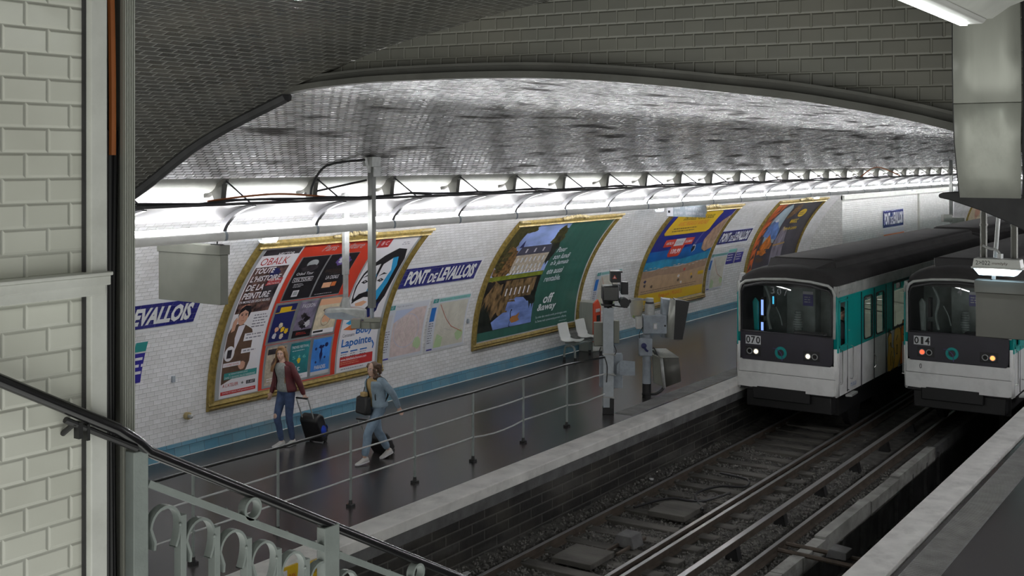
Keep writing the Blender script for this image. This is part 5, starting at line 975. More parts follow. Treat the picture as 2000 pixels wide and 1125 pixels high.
def roof_mesh(t_, x0, x1, front=True):
    rs = [(1.02, 2.20), (.98, 2.27), (.86, 2.36), (.62, 2.44), (.3, 2.48), (0, 2.49), (-.3, 2.48), (-.62, 2.44), (-.86, 2.36), (-.98, 2.27), (-1.02, 2.20)]
    mb = MB(); xs = ([(x0 + .0, .965, 0), (x0 + .05, .99, .02), (x0 + .25, 1.0, .05), (x0 + .6, 1, .07)] if front else [(x0, 1, .07)]) + [(x1, 1, .07)]
    mb.loft([[(x, y * k, 2.16 if i in (0, 10) else z + dz - (.06 if x == x0 and front else 0)) for i, (y, z) in enumerate(rs)] for x, k, dz in xs]); mb.build('roof', 'roof', t_, smooth=50)
    mb = MB(); a = x0 + (.95 if front else .2)
    mb.prism([(.72, 2.40), (.70, 2.62), (.60, 2.665), (-.60, 2.665), (-.70, 2.62), (-.72, 2.40)], 'x', a, x1 - .3); mb.build('roof_duct', 'roof', t_, bev=.03)
    if front: mb = MB(); mb.loft([[(a - .7, .5, 2.50), (a - .7, -.5, 2.50), (a - .7, -.5, 2.48), (a - .7, .5, 2.48)], [(a, .70, 2.64), (a, -.70, 2.64), (a, -.7, 2.45), (a, .7, 2.45)]]); mb.build('roof_fairing', 'roof', t_, bev=.01)

def train(fx, cy, lab, number, lit, digits, graffiti, ncars, label_side):
    t_ = thing('metro_train', lab, 'train', (fx, cy, 0))
    x = 0
    for c_ in range(ncars):
        L_ = 13.8
        car = t_
        if c_:
            car = bpy.data.objects.new('following_car', None); COL.objects.link(car); car.parent = t_; car.location = (x, 0, 0)
            for sg in (-1, 1):
                mb = MB(); mb.mt('trainwhite').box(0, L_, sg * 1.075 - .02, sg * 1.075 + .02, -.02, .87); mb.mt('teal').box(0, L_, sg * 1.075 - .02, sg * 1.075 + .02, .87, 1.98); mb.mt('cornice').box(0, L_, sg * 1.05 - .03, sg * 1.05 + .03, 1.98, 2.2); mb.build('side_wall', None, car, smooth=0)
                for a in (1.2, 3.6, 6.0, 8.3, 10.7): mb = MB(); mb.box(a, a + 1.4, sg * 1.1 - .004, sg * 1.1 + .004, .95, 1.9); mb.build('window', 'gloss_black', car, smooth=0)
            mb = MB(); mb.box(0, .04, -1.06, 1.06, -.1, 2.3); mb.box(L_ - .04, L_, -1.06, 1.06, -.1, 2.3); mb.build('end_wall', 'dark', car)
        else:
            side_panels(t_, L_, -1); side_panels(t_, L_, 1)
        roof_mesh(car, 0, L_, c_ == 0)
        mb = MB(); mb.mt('black').box(.4, L_ - .2, -.95, .95, -.45, -.04)
        for wx in (1.9, 4.0, L_ - 4, L_ - 1.9):
            for sg in (-1, 1): mb.cyl((wx, sg * .66, -.52), (wx, sg * .80, -.52), .42, n=20)
        mb.build('underframe', None, car, smooth=30)
        x += L_ + .6
    mb = MB(); mb.box(.1, 1.3, 1.0, 1.03, 0, 2.1).box(.1, 1.3, -1.0, 1.0, 2.12, 2.15).box(.62, 1.3, -1.03, -1.01, 0, 2.1).box(.1, .62, -1.03, -1.01, 0, .95); mb.build('cab_lining', 'dark', t_)
    # floor and saloon
    mb = MB(); mb.box(.06, 13.7, -1.02, 1.02, -.04, .02); mb.build('floor_plate', 'dark', t_)
    mb = MB(); mb.box(1.32, 1.36, -1.03, 1.03, 0, 2.2); mb.build('cab_bulkhead', 'cabwall', t_)
    mb = MB(); mb.box(1.38, 13.6, .95, 1.0, 0, .93).box(1.38, 13.6, .95, 1.0, 1.93, 2.2).box(1.4, 13.6, -1.0, 1.0, 2.12, 2.15); mb.build('saloon_lining', 'salonglow', t_)
    for k, a in enumerate((3.6, 4.5, 5.4, 8.3, 9.4)):
        mb = MB(); mb.mt('salonglow').box(a, a + .45, -.95, .0, .38, .46).box(a, a + .06, -.95, .0, .44, 1.25); mb.build('bench_seat', None, t_, bev=.02)
        mb = MB(); mb.tube(curve([(a + .03, -.1, .4), (a + .03, -.08, 1.2), (a + .03, -.3, 1.35), (a + .03, -.9, 1.3)], 4), .016, 8); mb.build('grab_rail', 'chrome', t_)
    for a in (2.1, 2.75, 6.8): mb = MB(); mb.cyl((a, -.55, 0), (a, -.55, 2.12), .018, n=8); mb.build('grab_pole', 'chrome', t_)
    mb = MB(); mb.box(1.7, 13, -.06, .06, 2.08, 2.12); mb.build('saloon_lamp', mat('salonlamp', (1, 1, 1), .4, emit=1.6, ecol=(.9, 1, .9)) and 'salonlamp', t_)
    # cab front
    def fr(u, v, w): return Vector((-w, -u, v))
    mb = MB(); mb.mt('trainwhite').prism([(-1.02, .33), (1.02, .33), (1.02, .60), (-1.02, .60)], 'x', -.02, .06); mb.build('front_panel', None, t_, bev=.015)
    mb = MB(); mb.prism([(-1.03, .03), (-.98, .0), (-.42, .0), (-.42, .05), (.62, .05), (.62, .03), (.72, .03), (.72, .02), (1.03, .03), (1.03, .33), (-1.03, .33)], 'x', -.035, .06); mb.build('front_skirt', 'trainwhite', t_, bev=.008)
    mb = MB(); mb.box(-.025, .0, -1.02, 1.02, .318, .335); mb.build('crease', 'dark', t_, smooth=0)
    mb = MB(); mb.box(.0, .5, -.50, .72, -.22, .05); mb.box(.1, .6, -.9, .9, -.4, -.05); mb.build('coupler_housing', 'black', t_, bev=.02)
    mb = MB(); mb.prism([(-.93, .585), (.93, .585), (.975, .66), (.985, 1.19), (-.985, 1.19), (-.975, .66)], 'x', -.035, .05); mb.build('front_mask', 'mask', t_, bev=.01)
    top = [(-.985, 2.02), (-.95, 2.12), (-.86, 2.185), (-.5, 2.245), (0, 2.27), (.5, 2.245), (.86, 2.185), (.95, 2.12), (.985, 2.02)]
    mb = MB(); rim = [(-1.0, 1.15)] + [(a * 1.02, b + .02) for a, b in top] + [(1.0, 1.15)]
    mb.tube([(-.01, a, b) for a, b in rim], [(.03, .03)] * len(rim), 8); mb.build('windscreen_rim', 'cornice', t_, smooth=60)
    mb = MB(); seal = [(-.955, 1.17), (-.955, 2.0), (-.90, 2.10), (-.5, 2.195), (0, 2.22), (.5, 2.195), (.90, 2.10), (.955, 2.0), (.955, 1.17)]
    mb.tube([(-.015, a, b) for a, b in seal], [(.026, .03)] * len(seal), 6, closed=True); mb.build('windscreen_seal', 'black', t_, smooth=60)
    mb = MB(); mb.add([(-.005, a, b) for a, b in seal], [list(range(len(seal)))]); mb.build('windscreen', 'glass', t_, smooth=0)
    for sg in (-1, 1):
        for z0, z1, m in ((.0, .95, 'trainwhite'), (.95, 2.0, 'teal'), (2.0, 2.2, 'cornice')):
            mb = MB(); mb.strip([[(-.01, sg * .99, z), (.01, sg * 1.03, z), (.04, sg * 1.062, z), (.09, sg * 1.075, z)] for z in (z0, z1)]); mb.build('corner_post', m, t_, solid=.01)
    S = Sheet()
    S.rect(-.865, .905, -.525, 1.095, 'black', 0); S.rect(-.86, .91, -.53, 1.09, 'signwhite', 1)
    for i, ch in enumerate(number): S.text(ch, -.85 + i * .108 + (.025 if ch == '1' else 0), .925, .092 if ch != '1' else .05, .15, 'black', 2, bold=.02)
    S.build('number_plate', lambda u, v, w: fr(u, v, .037 + w), t_, cut=0)
    S = Sheet(); S.ring(-.10, .78, .098, .062, 'teal', 0, 28); S.path([(-.27, .86), (-.20, .86), (-.12, .80), (-.085, .76), (-.075, .70), (-.07, .62)], .014, 'a_violet', 3); S.path([(-.17, .81), (-.12, .78), (-.09, .74)], .012, 'black', 3)
    S.build('operator_emblem', lambda u, v, w: fr(u, v, .037 + w), t_, cut=0)
    for u in ((-.70, .545) if label_side else (-.62, .61)):
        mb = MB(); mb.box(-.042, -.03, -u - .17, -u + .17, .67, .87); b_ = mb.build('lamp_panel', 'black', t_, bev=.02)
        for du in (-.07, .07):
            on = lit.get(round(u, 2), 0) == (1 if du > 0 else -1)
            mb = MB(); mb.tube([(-.05, -u - du + .055 * math.cos(2 * PI * k / 20), .765 + .055 * math.sin(2 * PI * k / 20)) for k in range(20)], .010, 6, closed=True); mb.build('lamp_ring', 'galv', b_)
            mb = MB(); mb.cyl((-.052, -u - du, .765), (-.040, -u - du, .765), .045, n=18); mb.build('headlamp' if lit.get('c') == 'lampwarm' else 'tail_lamp', (lit['c'] if u < 0 or lit['c'] == 'lampwarm' else 'lampor') if on else 'gloss_black', b_)
    S = Sheet()
    for ch, u, v in digits: S.text(ch, u, v, .09, .15, 'a_grey', 0, bold=.01)
    S.build('cab_digits', lambda u, v, w: Vector((.12 - w, -u, v)), t_, cut=0)
    # cab interior
    mb = MB(); mb.box(.08, .36, -.98, .98, .9, 1.10); mb.box(.12, .34, -.75, -.1, 1.1, 1.22); mb.build('driver_desk', 'black', t_, bev=.03)
    mb = MB()
    for k in range(9): mb.cyl((.75, .02, 1.12 + k * .05), (.75, .02, 1.16 + k * .05), .11 - .006 * abs(k - 3), .10 - .006 * abs(k - 3), 14)
    mb.build('ribbed_column', 'cabwall', t_)
    mb = MB(); mb.box(.95, 1.3, -.28, .35, .4, 2.1); mb.build('cab_cabinet', 'cabwall', t_, bev=.02)
    S = Sheet(); S.rect(.02, 1.66, .24, 1.96, 'a_indigo', 0); S.rect(.02, 1.90, .24, 1.96, 'a_pale', 1); S.lines(.05, 1.83, .16, 3, .05, 'a_pale', 1); S.build('cab_notice', lambda u, v, w: Vector((.93 - w, -u, v)), t_, cut=0)
    mb = MB(); mb.box(.3, .45, .60, .66, 1.45, 1.85); mb.box(.3, .45, .60, .66, 1.12, 1.35); b_ = mb.build('cab_screen', 'black', t_)
    if label_side:
        mb = MB(); mb.box(.29, .298, .605, .655, 1.48, 1.80); mb.box(.29, .298, .605, .655, 1.16, 1.33); mb.build('lit_screen', 'skyscreen', b_)
        mb = MB(); mb.box(.2, .26, .30, .40, 1.68, 1.95); b_ = mb.build('signal_repeater', 'black', t_, bev=.01); mb = MB(); mb.box(.19, .2, .335, .365, 1.74, 1.90); mb.build('lit_strip', mat('repeater', (.1, .6, .8), emit=.9, ecol=(.05, .5, .8)) and 'repeater', b_)
    mb = MB(); mb.prism([(.80, 1.15), (.84, 1.75), (.78, 1.85), (.70, 1.75), (.70, 1.15)], 'x', .25, .33); mb.build('seat_back', 'teal' if label_side else 'cabwall', t_, bev=.03)
    mb = MB(); mb.tube([(.35, .55 if label_side else .3, 2.15), (.8, .2 if label_side else -.05, 1.98)], .012, 6); mb.build('reflection_streak', mat('streakglow', (1, 1, 1), emit=2.0) and 'streakglow', t_)  # glowing rod stands in for a reflection streak on the windscreen
    mb = MB(); mb.tube(curve([(.25, .55, 2.1), (.3, .45, 1.8), (.28, .5, 1.5), (.3, .45, 1.2)], 4), .03, 6); mb.tube(curve([(.3, .35, 1.7), (.3, .25, 1.5), (.3, .2, 1.3)], 4), .012, 6); mb.build('hanging_coat', 'cabwall', t_)
    if graffiti:
        S = Sheet(); 
        S.poly([(3.36, .0), (3.40, .38), (3.42, .62), (3.6, .80), (3.85, .86), (4.2, .92), (4.6, .95), (5.2, 1.0), (5.25, .4), (5.2, -.0), (4.6, -.02), (3.6, -.02)], 'a_lgrey', 0)
        for pts, m in (([(3.42, .0), (3.38, .3), (3.46, .55), (3.42, .74), (3.56, .86), (3.7, .80), (3.72, .5), (3.86, .46), (3.9, .2), (3.8, .02), (3.6, -.02)], 'g_yellow'),
                       ([(3.86, .0), (3.98, .3), (3.86, .56), (3.96, .86), (4.2, .95), (4.42, .82), (4.48, .5), (4.4, .18), (4.2, .0)], 'g_yellow'),
                       ([(4.36, .02), (4.52, .4), (4.46, .78), (4.62, 1.0), (4.86, .98), (4.9, .72), (4.76, .62), (4.92, .48), (4.84, .3), (5.0, .2), (4.92, .02)], 'g_orange'),
                       ([(4.94, .0), (5.02, .4), (4.94, .7), (5.05, 1.02), (5.3, 1.05), (5.34, .5), (5.28, .02)], 'g_orange')):
            S.poly([(a + (a - sum(p[0] for p in pts) / len(pts)) * .08, b + (b - .45) * .05) for a, b in pts], 'black', 1); S.poly(pts, m, 2 + (m == 'g_orange'))
        for p in ([(3.55, .55), (3.62, .62), (3.68, .5)], [(3.62, .1), (3.62, .32), (3.7, .42)], [(3.8, .12), (3.78, .3)], [(4.08, .3), (4.1, .5), (4.16, .5), (4.16, .3), (4.08, .3)], [(4.05, .62), (4.2, .72)], [(4.62, .3), (4.7, .5)], [(4.62, .7), (4.76, .62)], [(3.48, .8), (3.60, .95)], [(3.48, .95), (3.62, .82)], [(3.42, .88), (3.66, .9)]): S.path(p, .028, 'black', 5)
        S.build('graffiti', lambda u, v, w: Vector((u, -1.082 - w, v)), t_, cut=0)
        S = Sheet(); S.text('M.10120', .86, .07, .36, .11, 'a_blue', 0); S.build('car_number', lambda u, v, w: Vector((u, -1.058 - w, v)), t_, cut=0)
    if not label_side:
        S = Sheet(); S.text('0', -.75, .42, .05, .10, 'black', 0); S.build('end_digit', lambda u, v, w: fr(u, v, .024 + w), t_, cut=0)
    return t_
train(22.65, 8.50, 'teal and white metro train numbered 070 with orange graffiti and white headlights', '070', {-.7: 1, .54: -1, .55: -1, 'c': 'lampwarm'}, (('3', -.38, 1.96), ('0', -.24, 1.94), ('7', -.10, 1.93)), True, 4, True)
train(24.5, 5.57, 'teal and white metro train numbered 014 with red tail lamps at the right', '014', {-.62: -1, .61: 1, 'c': 'lampred'}, (('4', -.03, 1.96),), False, 4, False)

# ================================================================== PEOPLE
mat('skin', (.50, .29, .21), .5); mat('skin_pale', (.55, .36, .28), .5); mat('hair_fair', (.23, .125, .05), .5, var=.4, vs=30, stretch=(3, 3, .3)); mat('hair_brown', (.075, .04, .022), .6, var=.5, vs=30); mat('hair_dark', (.015, .012, .01), .6)
mat('burgundy', (.085, .010, .014), .6, var=.25, vs=8, bump=.2, bs=40); mat('knit', (.26, .28, .27), .8, var=.2, vs=40); mat('jeans', (.045, .075, .16), .8, var=.3, vs=10, bump=.15, bs=90); mat('jeans_light', (.20, .28, .37), .8, var=.2, vs=9, bump=.15, bs=90); mat('denim', (.24, .32, .39), .8, var=.2, vs=9, bump=.2, bs=60); mat('shoe', (.62, .60, .58), .6); mat('eye', (.02, .015, .012), .2); mat('lip', (.35, .10, .09), .5); mat('suit', (.02, .022, .028), .7); mat('tan', (.40, .28, .12), .6)
def fuse(name, mb, m, parent, vox=.009, sm=2, fac=.5):
    o = mb.build(name, m, parent, smooth=80); r = o.modifiers.new('fuse', 'REMESH'); r.mode = 'VOXEL'; r.voxel_size = vox; r.use_smooth_shade = True
    if sm: q = o.modifiers.new('soft', 'SMOOTH'); q.iterations = sm; q.factor = fac
    return o
def limb(mb, pts, rad, n=14, flat=None):
    """a tapering limb; rad = one radius (or pair) per point, with round joints"""
    mb.tube(curve(pts, 5), [tuple(a + (b - a) * (k / 5) for a, b in zip(R0, R1)) for (R0, R1) in zip([(r if isinstance(r, tuple) else (r, r)) for r in rad], [(r if isinstance(r, tuple) else (r, r)) for r in rad[1:]]) for k in range(5)] + [rad[-1] if isinstance(rad[-1], tuple) else (rad[-1],) * 2], n, flat=flat)
    for p, r in zip(pts, rad): r = r if isinstance(r, tuple) else (r, r); mb.sph(p, min(r) * .98, 12, 8)
def torso_rings(J, gr=0):
    """pelvis, waist, chest and shoulder ellipses following the spine"""
    P = Vector(J['pelvis']); N = Vector(J['neck']); out = []
    for t, w, d in ((-.10, .10, .09), (0, .158, .112), (.10, .165, .118), (.32, .128, .095), (.48, .125, .092), (.66, .148, .112), (.82, .165, .108), (.93, .13, .085), (1.0, .06, .055), (1.12, .05, .05)):
        c = P.lerp(N, t); out.append([(c.x + (d + gr) * math.cos(a), c.y + (w + gr) * math.sin(a), c.z) for a in [2 * PI * k / 20 for k in range(20)]])
    return out
def hand(mb, wr, el, side, grip=False, s=1.0):
    """palm, four unequal bent fingers and a thumb from the side of the palm"""
    wr = Vector(wr); d = (wr - Vector(el)).normalized(); lat = Vector((1, 0, 0)); lat = (lat - d * lat.dot(d)).normalized(); nrm = d.cross(lat) * side     # lat: towards the thumb side (forward)
    pc = wr + d * .045 * s
    mb.tube([wr - d * .01, wr + d * .03 * s, wr + d * .075 * s], [(.024 * s, .018 * s), (.038 * s, .015 * s), (.040 * s, .013 * s)], 12, flat=lat)
    for i, L_ in enumerate((.068, .076, .071, .056)):
        b = wr + d * .072 * s + lat * (.030 - .020 * i) * s; c1 = .25 if not grip else .9; c2 = .6 if not grip else 2.0
        p1 = b + (d * math.cos(c1) + nrm * math.sin(c1)) * L_ * .45 * s; p2 = p1 + (d * math.cos(c2) + nrm * math.sin(c2)) * L_ * .33 * s; p3 = p2 + (d * math.cos(c2 + .5) + nrm * math.sin(c2 + .5)) * L_ * .25 * s
        mb.tube([b - d * .01, p1, p2, p3], [.0095 * s, .009 * s, .0085 * s, .007 * s], 8)
    t0 = wr + d * .025 * s + lat * .028 * s; t1 = t0 + (lat * .8 + d * .7 + nrm * .2).normalized() * .034 * s; t2 = t1 + (d + lat * .15 + nrm * .5).normalized() * .028 * s; mb.tube([t0 - lat * .012, t1, t2], [.012 * s, .0105 * s, .008 * s], 8)
def head(mb, J, yaw=0, tilt=0, hs=1.0):
    """skull, jaw, nose, ears, lips; returns its matrix (x = face direction)"""
    c = Vector(J['head']); M = Matrix.Translation(c) @ Matrix.Rotation(yaw, 4, 'Z') @ Matrix.Rotation(tilt, 4, 'Y') @ Matrix.Scale(hs, 4); old = mb.M; mb.M = M
    mb.sph((-.012, 0, .025), (.088, .072, .088), 20, 14); mb.sph((.018, 0, -.035), (.062, .055, .075), 16, 10); mb.sph((.048, 0, -.088), (.026, .026, .022), 10, 8)
    mb.sph((.062, 0, .022), (.020, .05, .018), 10, 6); mb.sph((.046, .03, -.03), (.028, .024, .026), 10, 6); mb.sph((.046, -.03, -.03), (.028, .024, .026), 10, 6)
    mb.tube([(.076, 0, .012), (.090, 0, -.012), (.100, 0, -.030), (.080, 0, -.036)], [.008, .011, .013, .009], 8); mb.sph((.074, 0, -.058), (.014, .024, .010), 10, 6)
    for s_ in (-1, 1): mb.sph((-.01, s_ * .074, -.008), (.018, .010, .030), 8, 6)
    mb.M = old; return M
def face(M, parent, brow='hair_brown', glasses=False):
    mb = MB(M); 
    for s_ in (-1, 1): mb.mt('a_white').sph((.070, s_ * .030, .004), (.011, .014, .009), 10, 6); mb.mt('eye').sph((.079, s_ * .030, .004), (.005, .007, .007), 8, 6); mb.mt(brow).tube([(.076, s_ * .014, .022), (.080, s_ * .03, .027), (.070, s_ * .047, .021)], .0035, 6)
    mb.mt('lip').tube([(.078, -.020, -.060), (.087, 0, -.058), (.078, .020, -.060)], [.003, .0065, .003], 8); mb.build('face_features', None, parent)
    if glasses:
        mb = MB(M)
        for s_ in (-1, 1): mb.tube([(.092, s_ * .032 + .022 * math.cos(a), .004 + .016 * math.sin(a)) for a in [2 * PI * k / 14 for k in range(14)]], .003, 6, closed=True); mb.tube([(.090, s_ * .054, .006), (.0, s_ * .078, .008)], .003, 6)
        mb.build('glasses', mat('frame_red', (.16, .03, .03), .4) and 'frame_red', parent)
def shoe(name, ank, toe, parent, m='shoe'):
    """trainer with sole; toe = horizontal direction, ank = ankle point"""
    a = Vector(ank); t = Vector(toe); t.normalize(); l = Vector((0, 0, 1)).cross(t).normalized(); u = t.cross(l)
    M = Matrix(((t.x, l.x, u.x, a.x), (t.y, l.y, u.y, a.y), (t.z, l.z, u.z, a.z), (0, 0, 0, 1))); mb = MB(M)
    rg = []
    for x, w, z0, z1 in ((-.065, .022, -.080, -.03), (-.05, .036, -.082, .01), (0, .040, -.082, .012), (.05, .042, -.082, -.018), (.10, .045, -.082, -.040), (.15, .040, -.080, -.052), (.178, .022, -.076, -.060)):
        zc, h = (z0 + z1) / 2, (z1 - z0) / 2; rg.append([(x, w * math.cos(q), zc + h * math.sin(q)) for q in [2 * PI * k / 14 for k in range(14)]])
    mb.mt(m).loft(rg); o = mb.build(name, None, parent, smooth=60, sub=1)
    mb = MB(M); mb.prism([(-.072, -.02), (-.05, -.042), (.05, -.045), (.11, -.05), (.165, -.04), (.19, 0), (.165, .04), (.11, .05), (.05, .045), (-.05, .042), (-.072, .02)], 'z', -.088, -.066); mb.build('sole', 'a_white', o, bev=.004); return o
def wheeled_case(loc, tilt, rz, lab, size=(.36, .22, .52), m='black', badge=False, hl=.50):
    """soft suitcase standing on two wheels, tilted back by `tilt` towards its puller (+x)"""
    t_ = thing('wheeled_suitcase', lab, 'suitcase', loc, rz); M = Matrix.Rotation(tilt, 4, 'Y'); w, d, h = size
    mb = MB(M); mb.prism([(-d / 2, .05), (d / 2, .05), (d / 2, h - .05), (d / 2 - .05, h), (-d / 2 + .06, h), (-d / 2, h - .08)], 'y', -w / 2, w / 2); b_ = mb.build('body', m, t_, bev=.03)
    mb = MB(M); mb.prism([(-d / 2 - .04, .10), (-d / 2, .08), (-d / 2, h * .62), (-d / 2 - .04, h * .58)], 'y', -w / 2 + .05, w / 2 - .05); p_ = mb.build('front_pocket', m, t_, bev=.015)
    mb = MB(M); mb.tube([(-d / 2 + .01, -w / 2 + .02, h * .75), (-d / 2 + .0, 0, h * .80), (-d / 2 + .01, w / 2 - .02, h * .75)], .006, 6); mb.build('zip', 'galv', b_)
    if badge: mb = MB(M); mb.sph((-d / 2 - .045, .05, h * .36), (.008, .10, .075), 14, 8); mb.build('blue_patch', mat('patch', (.01, .05, .45), .4, var=.5, vs=14) and 'patch', p_); mb = MB(M); mb.sph((0, w / 2 + .004, h * .42), (.07, .006, .10), 14, 8); mb.build('blue_patch', 'patch', b_)
    for s_ in (-1, 1): mb = MB(M); mb.cyl((d / 2 - .03, s_ * w * .33, h - .01), (d / 2 - .03, s_ * w * .33, h + hl), .010, n=8); mb.build('telescopic_bar', 'galv', t_)
    mb = MB(M); mb.tube([(d / 2 - .03, -w * .33, h + hl), (d / 2 - .03, w * .33, h + hl)], .015, 8); mb.build('grip', 'black', t_)
    for s_ in (-1, 1): q = M @ Vector((0, 0, .0)); mb = MB(); mb.cyl((q.x + .0, s_ * w * .40 - .015, .04), (q.x + .0, s_ * w * .40 + .015, .04), .04, n=14); mb.build('wheel', 'black', t_)
    return t_

def woman(lab, loc, rz, J, outfit, name='person'):
    t_ = thing(name, lab, 'person', loc, rz); g = J
    mb = MB(); mb.loft(torso_rings(J)); limb(mb, [g['neck'], tuple(Vector(g['head']) - Vector((0.02, 0, .07)))], [.052, .05])
    M = head(mb, J, J.get('yaw', 0), J.get('tilt', 0), .98)
    for s_, k in ((1, 'l'), (-1, 'r')):
        sh, el, wr = g['sh' + k], g['el' + k], g['wr' + k]; limb(mb, [sh, el, wr], [.042, .034, .024])
        hand(mb, wr, el, -s_, J.get('grip' + k, False))
        hp, kn, an = g['hip' + k], g['kn' + k], g['an' + k]; mid = Vector(kn).lerp(Vector(an), .35); limb(mb, [hp, kn, tuple(mid), an], [.078, .050, .048, .032])
    body = fuse('body', mb, outfit['skin'], t_, .0075, 2); face(M, body, outfit.get('brow', 'hair_brown'), outfit.get('glasses', False))
    # trousers
    mb = MB(); mb.loft(torso_rings(J, .010)[:4])
    for k in 'lr':
        hp, kn, an = g['hip' + k], g['kn' + k], g['an' + k]; cut = Vector(kn).lerp(Vector(an), outfit.get('hem', .85)); mid = Vector(kn).lerp(Vector(an), .35); w = outfit.get('leg', 0)
        limb(mb, [hp, kn, tuple(mid), tuple(cut)], [.093, .060 + w * .6, .056 + w, .045 + w])
    tr = fuse('trousers', mb, outfit['trousers'], t_, .011, 3)
    if outfit.get('ripped'):
        kn = Vector(g['knr']); mb = MB(); mb.sph((kn.x + .035, kn.y, kn.z + .0), (.036, .040, .055), 12, 8); mb.build('bare_knee', outfit['skin'], tr)
    # top under the jacket, jacket with sleeves
    R_ = torso_rings(J, .014); mb = MB(); mb.loft(R_[1:9]); fuse('sweater', mb, outfit['top'], t_, .011, 3)
    mb = MB(); R_ = torso_rings(J, .030)
    a0 = outfit.get('open', 0)
    rows = []
    for i, r in enumerate(R_[outfit.get('jlen', 1):8]):
        ks = [2 * PI * k / 24 for k in range(25)]
        c = Vector((sum(p[0] for p in r) / 20, 0, r[0][2])); cy_ = sum(p[1] for p in r) / 20; rx = max(p[0] for p in r) - c.x; ry = max(p[1] for p in r) - cy_
        rows.append([(c.x + rx * math.cos(a0 + (2 * PI - 2 * a0) * k / 24) * 1.04, cy_ + ry * math.sin(a0 + (2 * PI - 2 * a0) * k / 24), c.z) for k in range(25)])
    mb.strip(rows); jk = mb.build('jacket', outfit['jacket'], t_, solid=.022, sub=1, smooth=80)
    mb = MB()
    for k in 'lr':
        sh, el, wr = (Vector(g[q + k]) for q in ('sh', 'el', 'wr')); cuf = el.lerp(wr, .93); limb(mb, [tuple(sh), tuple(el), tuple(cuf)], [.066, .054, .040]); mb.sph(tuple(sh.lerp(Vector(g['neck']), .25)), (.07, .075, .055), 12, 8)
    nk = Vector(g['neck']); mb.tube([(nk.x + .065 * math.cos(a), nk.y + .072 * math.sin(a), nk.z + .0 - .03 * math.cos(a)) for a in [math.radians(40 + 280 * k / 14) for k in range(15)]], [(.014, .028)] * 15, 8)
    fuse('sleeves', mb, outfit['jacket'], jk, .011, 3)
    if outfit.get('buttons'):
        for i in range(5): z = Vector(g['pelvis']).lerp(nk, .15 + .15 * i); mb = MB(); mb.sph((z.x + .105, z.y + .10, z.z), (.008, .008, .008), 8, 6); mb.build('button', 'chrome', jk)
    for k in 'lr': shoe('shoe', g['an' + k], g.get('toe' + k, (1, 0, 0)), t_, outfit.get('shoe', 'shoe'))
    return t_, M, body
# woman in burgundy jacket, walking towards the camera side
J1 = dict(pelvis=(0, -.04, .90), neck=(.02, -.10, 1.37), head=(.045, -.115, 1.515), shl=(.0, .06, 1.32), shr=(.0, -.25, 1.33), ell=(-.07, .17, 1.07), wrl=(-.13, .23, .855), elr=(-.02, -.31, 1.07), wrr=(.09, -.29, .86),
          hipl=(.0, .042, .86), hipr=(.0, -.122, .86), knl=(.02, .05, .47), knr=(.15, -.095, .50), anl=(-.06, .045, .095), anr=(.10, -.05, .095), toel=(1, .1, -.0), toer=(1, -.1, .0), yaw=.45, gripl=True)
p1, M1, b1_ = woman('woman in burgundy jacket and torn blue jeans pulling a suitcase past the first billboard', (13.74, 13.72, .0), PI, J1, dict(skin='skin_pale', trousers='jeans', top='knit', jacket='burgundy', open=.75, jlen=1, hem=.93, ripped=True, buttons=True, brow='hair_fair'))
mb = MB(M1); mb.sph((-.022, 0, .038), (.094, .082, .088), 16, 12); mb.sph((-.05, 0, -.02), (.07, .08, .10), 14, 10); mb.sph((.02, .0, .095), (.05, .06, .028), 10, 6)
for s_, ln in ((1, .40), (-1, .16)):
    for q in range(5): mb.tube(curve([(.02 - .018 * q, s_ * .066, .05), (.0 - .02 * q, s_ * .086, -.04), (-.01 - .012 * q, s_ * (.095 + .01 * (q % 2)), -.14), (.085 - .012 * q, s_ * (.10 + .012 * q), -.14 - ln * .5), (.11 - .012 * q, s_ * (.105 + .014 * q), -.14 - ln)], 4), [.017] * 12 + [.015, .012, .010, .008, .005], 6)
fuse('hair', mb, 'hair_fair', p1, .008, 1)
wheeled_case((14.27, 13.54, 0), math.radians(24), math.radians(186) , 'black suitcase with a bright blue patch pulled by the woman in burgundy', badge=True, hl=.38)
# woman in denim jacket in mid stride, seen from her left side
J2 = dict(pelvis=(-.02, 0, .86), neck=(.03, .0, 1.31), head=(.065, .0, 1.445), shl=(.0, .15, 1.265), shr=(.01, -.15, 1.265), ell=(-.16, .22, 1.06), wrl=(-.27, .22, .84), elr=(.0, -.22, 1.02), wrr=(.07, -.22, .81),
          hipl=(-.02, .08, .83), hipr=(-.02, -.08, .83), knl=(.19, .07, .50), knr=(-.08, -.07, .46), anl=(.26, .06, .115), anr=(-.27, -.06, .13), toel=(1, 0, -.10), toer=(1, .0, -.28), yaw=.1, gripr=True)
p2, M2, b2_ = woman('woman in pale denim jacket and jeans striding left with a dark shoulder bag and suitcase', (13.80, 11.86, .0), math.radians(166), J2, dict(skin='skin_pale', trousers='jeans_light', top='tan', jacket='denim', open=.35, jlen=1, hem=.84, leg=.014))
mb = MB(M2); rr = random.Random(5); mb.sph((-.03, 0, .032), (.095, .086, .09), 16, 12)
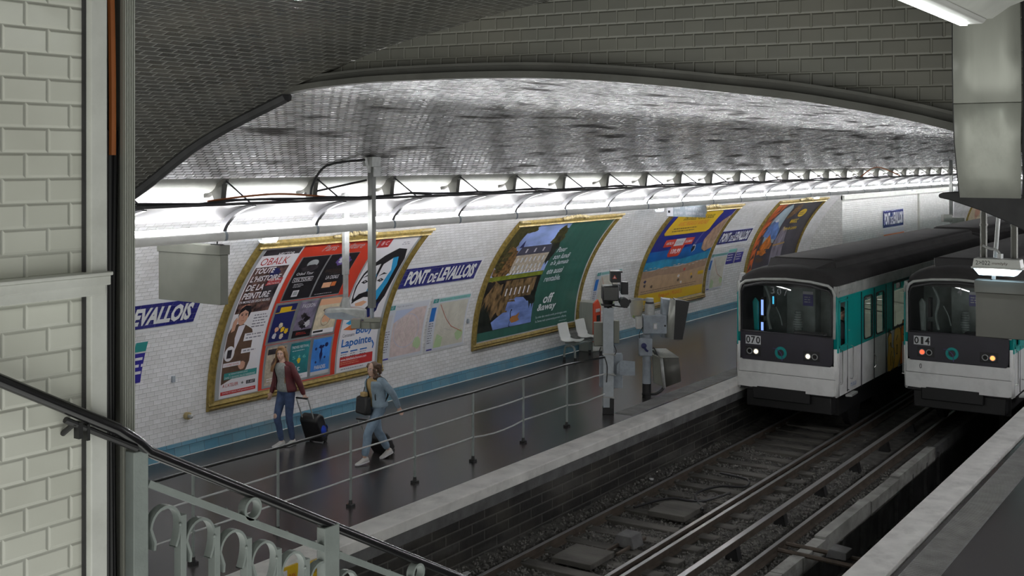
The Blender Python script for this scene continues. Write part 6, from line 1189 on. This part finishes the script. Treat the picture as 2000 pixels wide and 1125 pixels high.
for q in range(46):
    a = rr.uniform(.9, 2 * PI - .9); z = rr.uniform(-.18, .08); r_ = .085 + .02 * rr.random(); mb.sph((-.03 + r_ * math.cos(a), r_ * math.sin(a) * .95, z), .030 * rr.uniform(.7, 1.1), 8, 6)
fuse('hair', mb, 'hair_brown', p2, .009, 0)
mb = MB(); mb.tube(curve([(.06, .10, 1.32), (.10, .10, 1.15), (.10, .12, .98)], 4), [(.006, .018)] * 9, 6, flat=(1, 0, 0)); mb.tube(curve([(.0, .12, 1.34), (-.10, .14, 1.25), (-.12, .15, 1.05), (-.04, .17, .95)], 4), [(.006, .018)] * 13, 6, flat=(1, 0, 0)); mb.build('strap', 'black', p2)
t_ = thing('shoulder_bag', 'black shoulder bag carried in front by the woman in denim', 'bag', (13.80, 11.86, 0), math.radians(166))
mb = MB(); mb.prism([(.13, .74), (.27, .76), (.25, 1.02), (.15, 1.04)], 'y', -.20, .08); mb.build('body', 'black', t_, bev=.03); mb = MB(); mb.tube(curve([(.17, -.12, 1.02), (.13, -.1, 1.2), (.05, -.09, 1.33)], 4), .008, 6); mb.build('strap', 'black', t_); mb = MB(); mb.box(.15, .24, -.1, .0, 1.03, 1.10); mb.build('tan_flap', 'tan', t_, bev=.015)
wheeled_case((14.31, 12.09, 0), math.radians(38), math.radians(180), 'plain dark suitcase trailing behind the woman in denim', size=(.34, .2, .46), hl=.40)
# driver at the side window of the first train
J3 = dict(pelvis=(0, 0, .85), neck=(.02, .0, 1.44), head=(.05, .0, 1.60), shl=(.0, .17, 1.38), shr=(.0, -.17, 1.38), ell=(.03, .20, 1.12), wrl=(.11, .10, 1.26), elr=(.02, -.21, 1.12), wrr=(.10, -.12, 1.24), hipl=(0, .085, .84), hipr=(0, -.085, .84), knl=(.02, .09, .46), knr=(.02, -.09, .46), anl=(0, .09, .10), anr=(0, -.09, .10), yaw=-.2)
p3, M3, b3_ = woman('train driver with glasses and dark suit looking out of the cab side window', (23.36, 7.62, .0), math.radians(-62), J3, dict(skin='skin', trousers='suit', top='knit', jacket='suit', open=.25, glasses=True, shoe='black', hem=.95))
mb = MB(M3); mb.sph((-.025, 0, .042), (.090, .078, .080), 14, 10); fuse('hair', mb, 'hair_dark', p3, .009, 1)
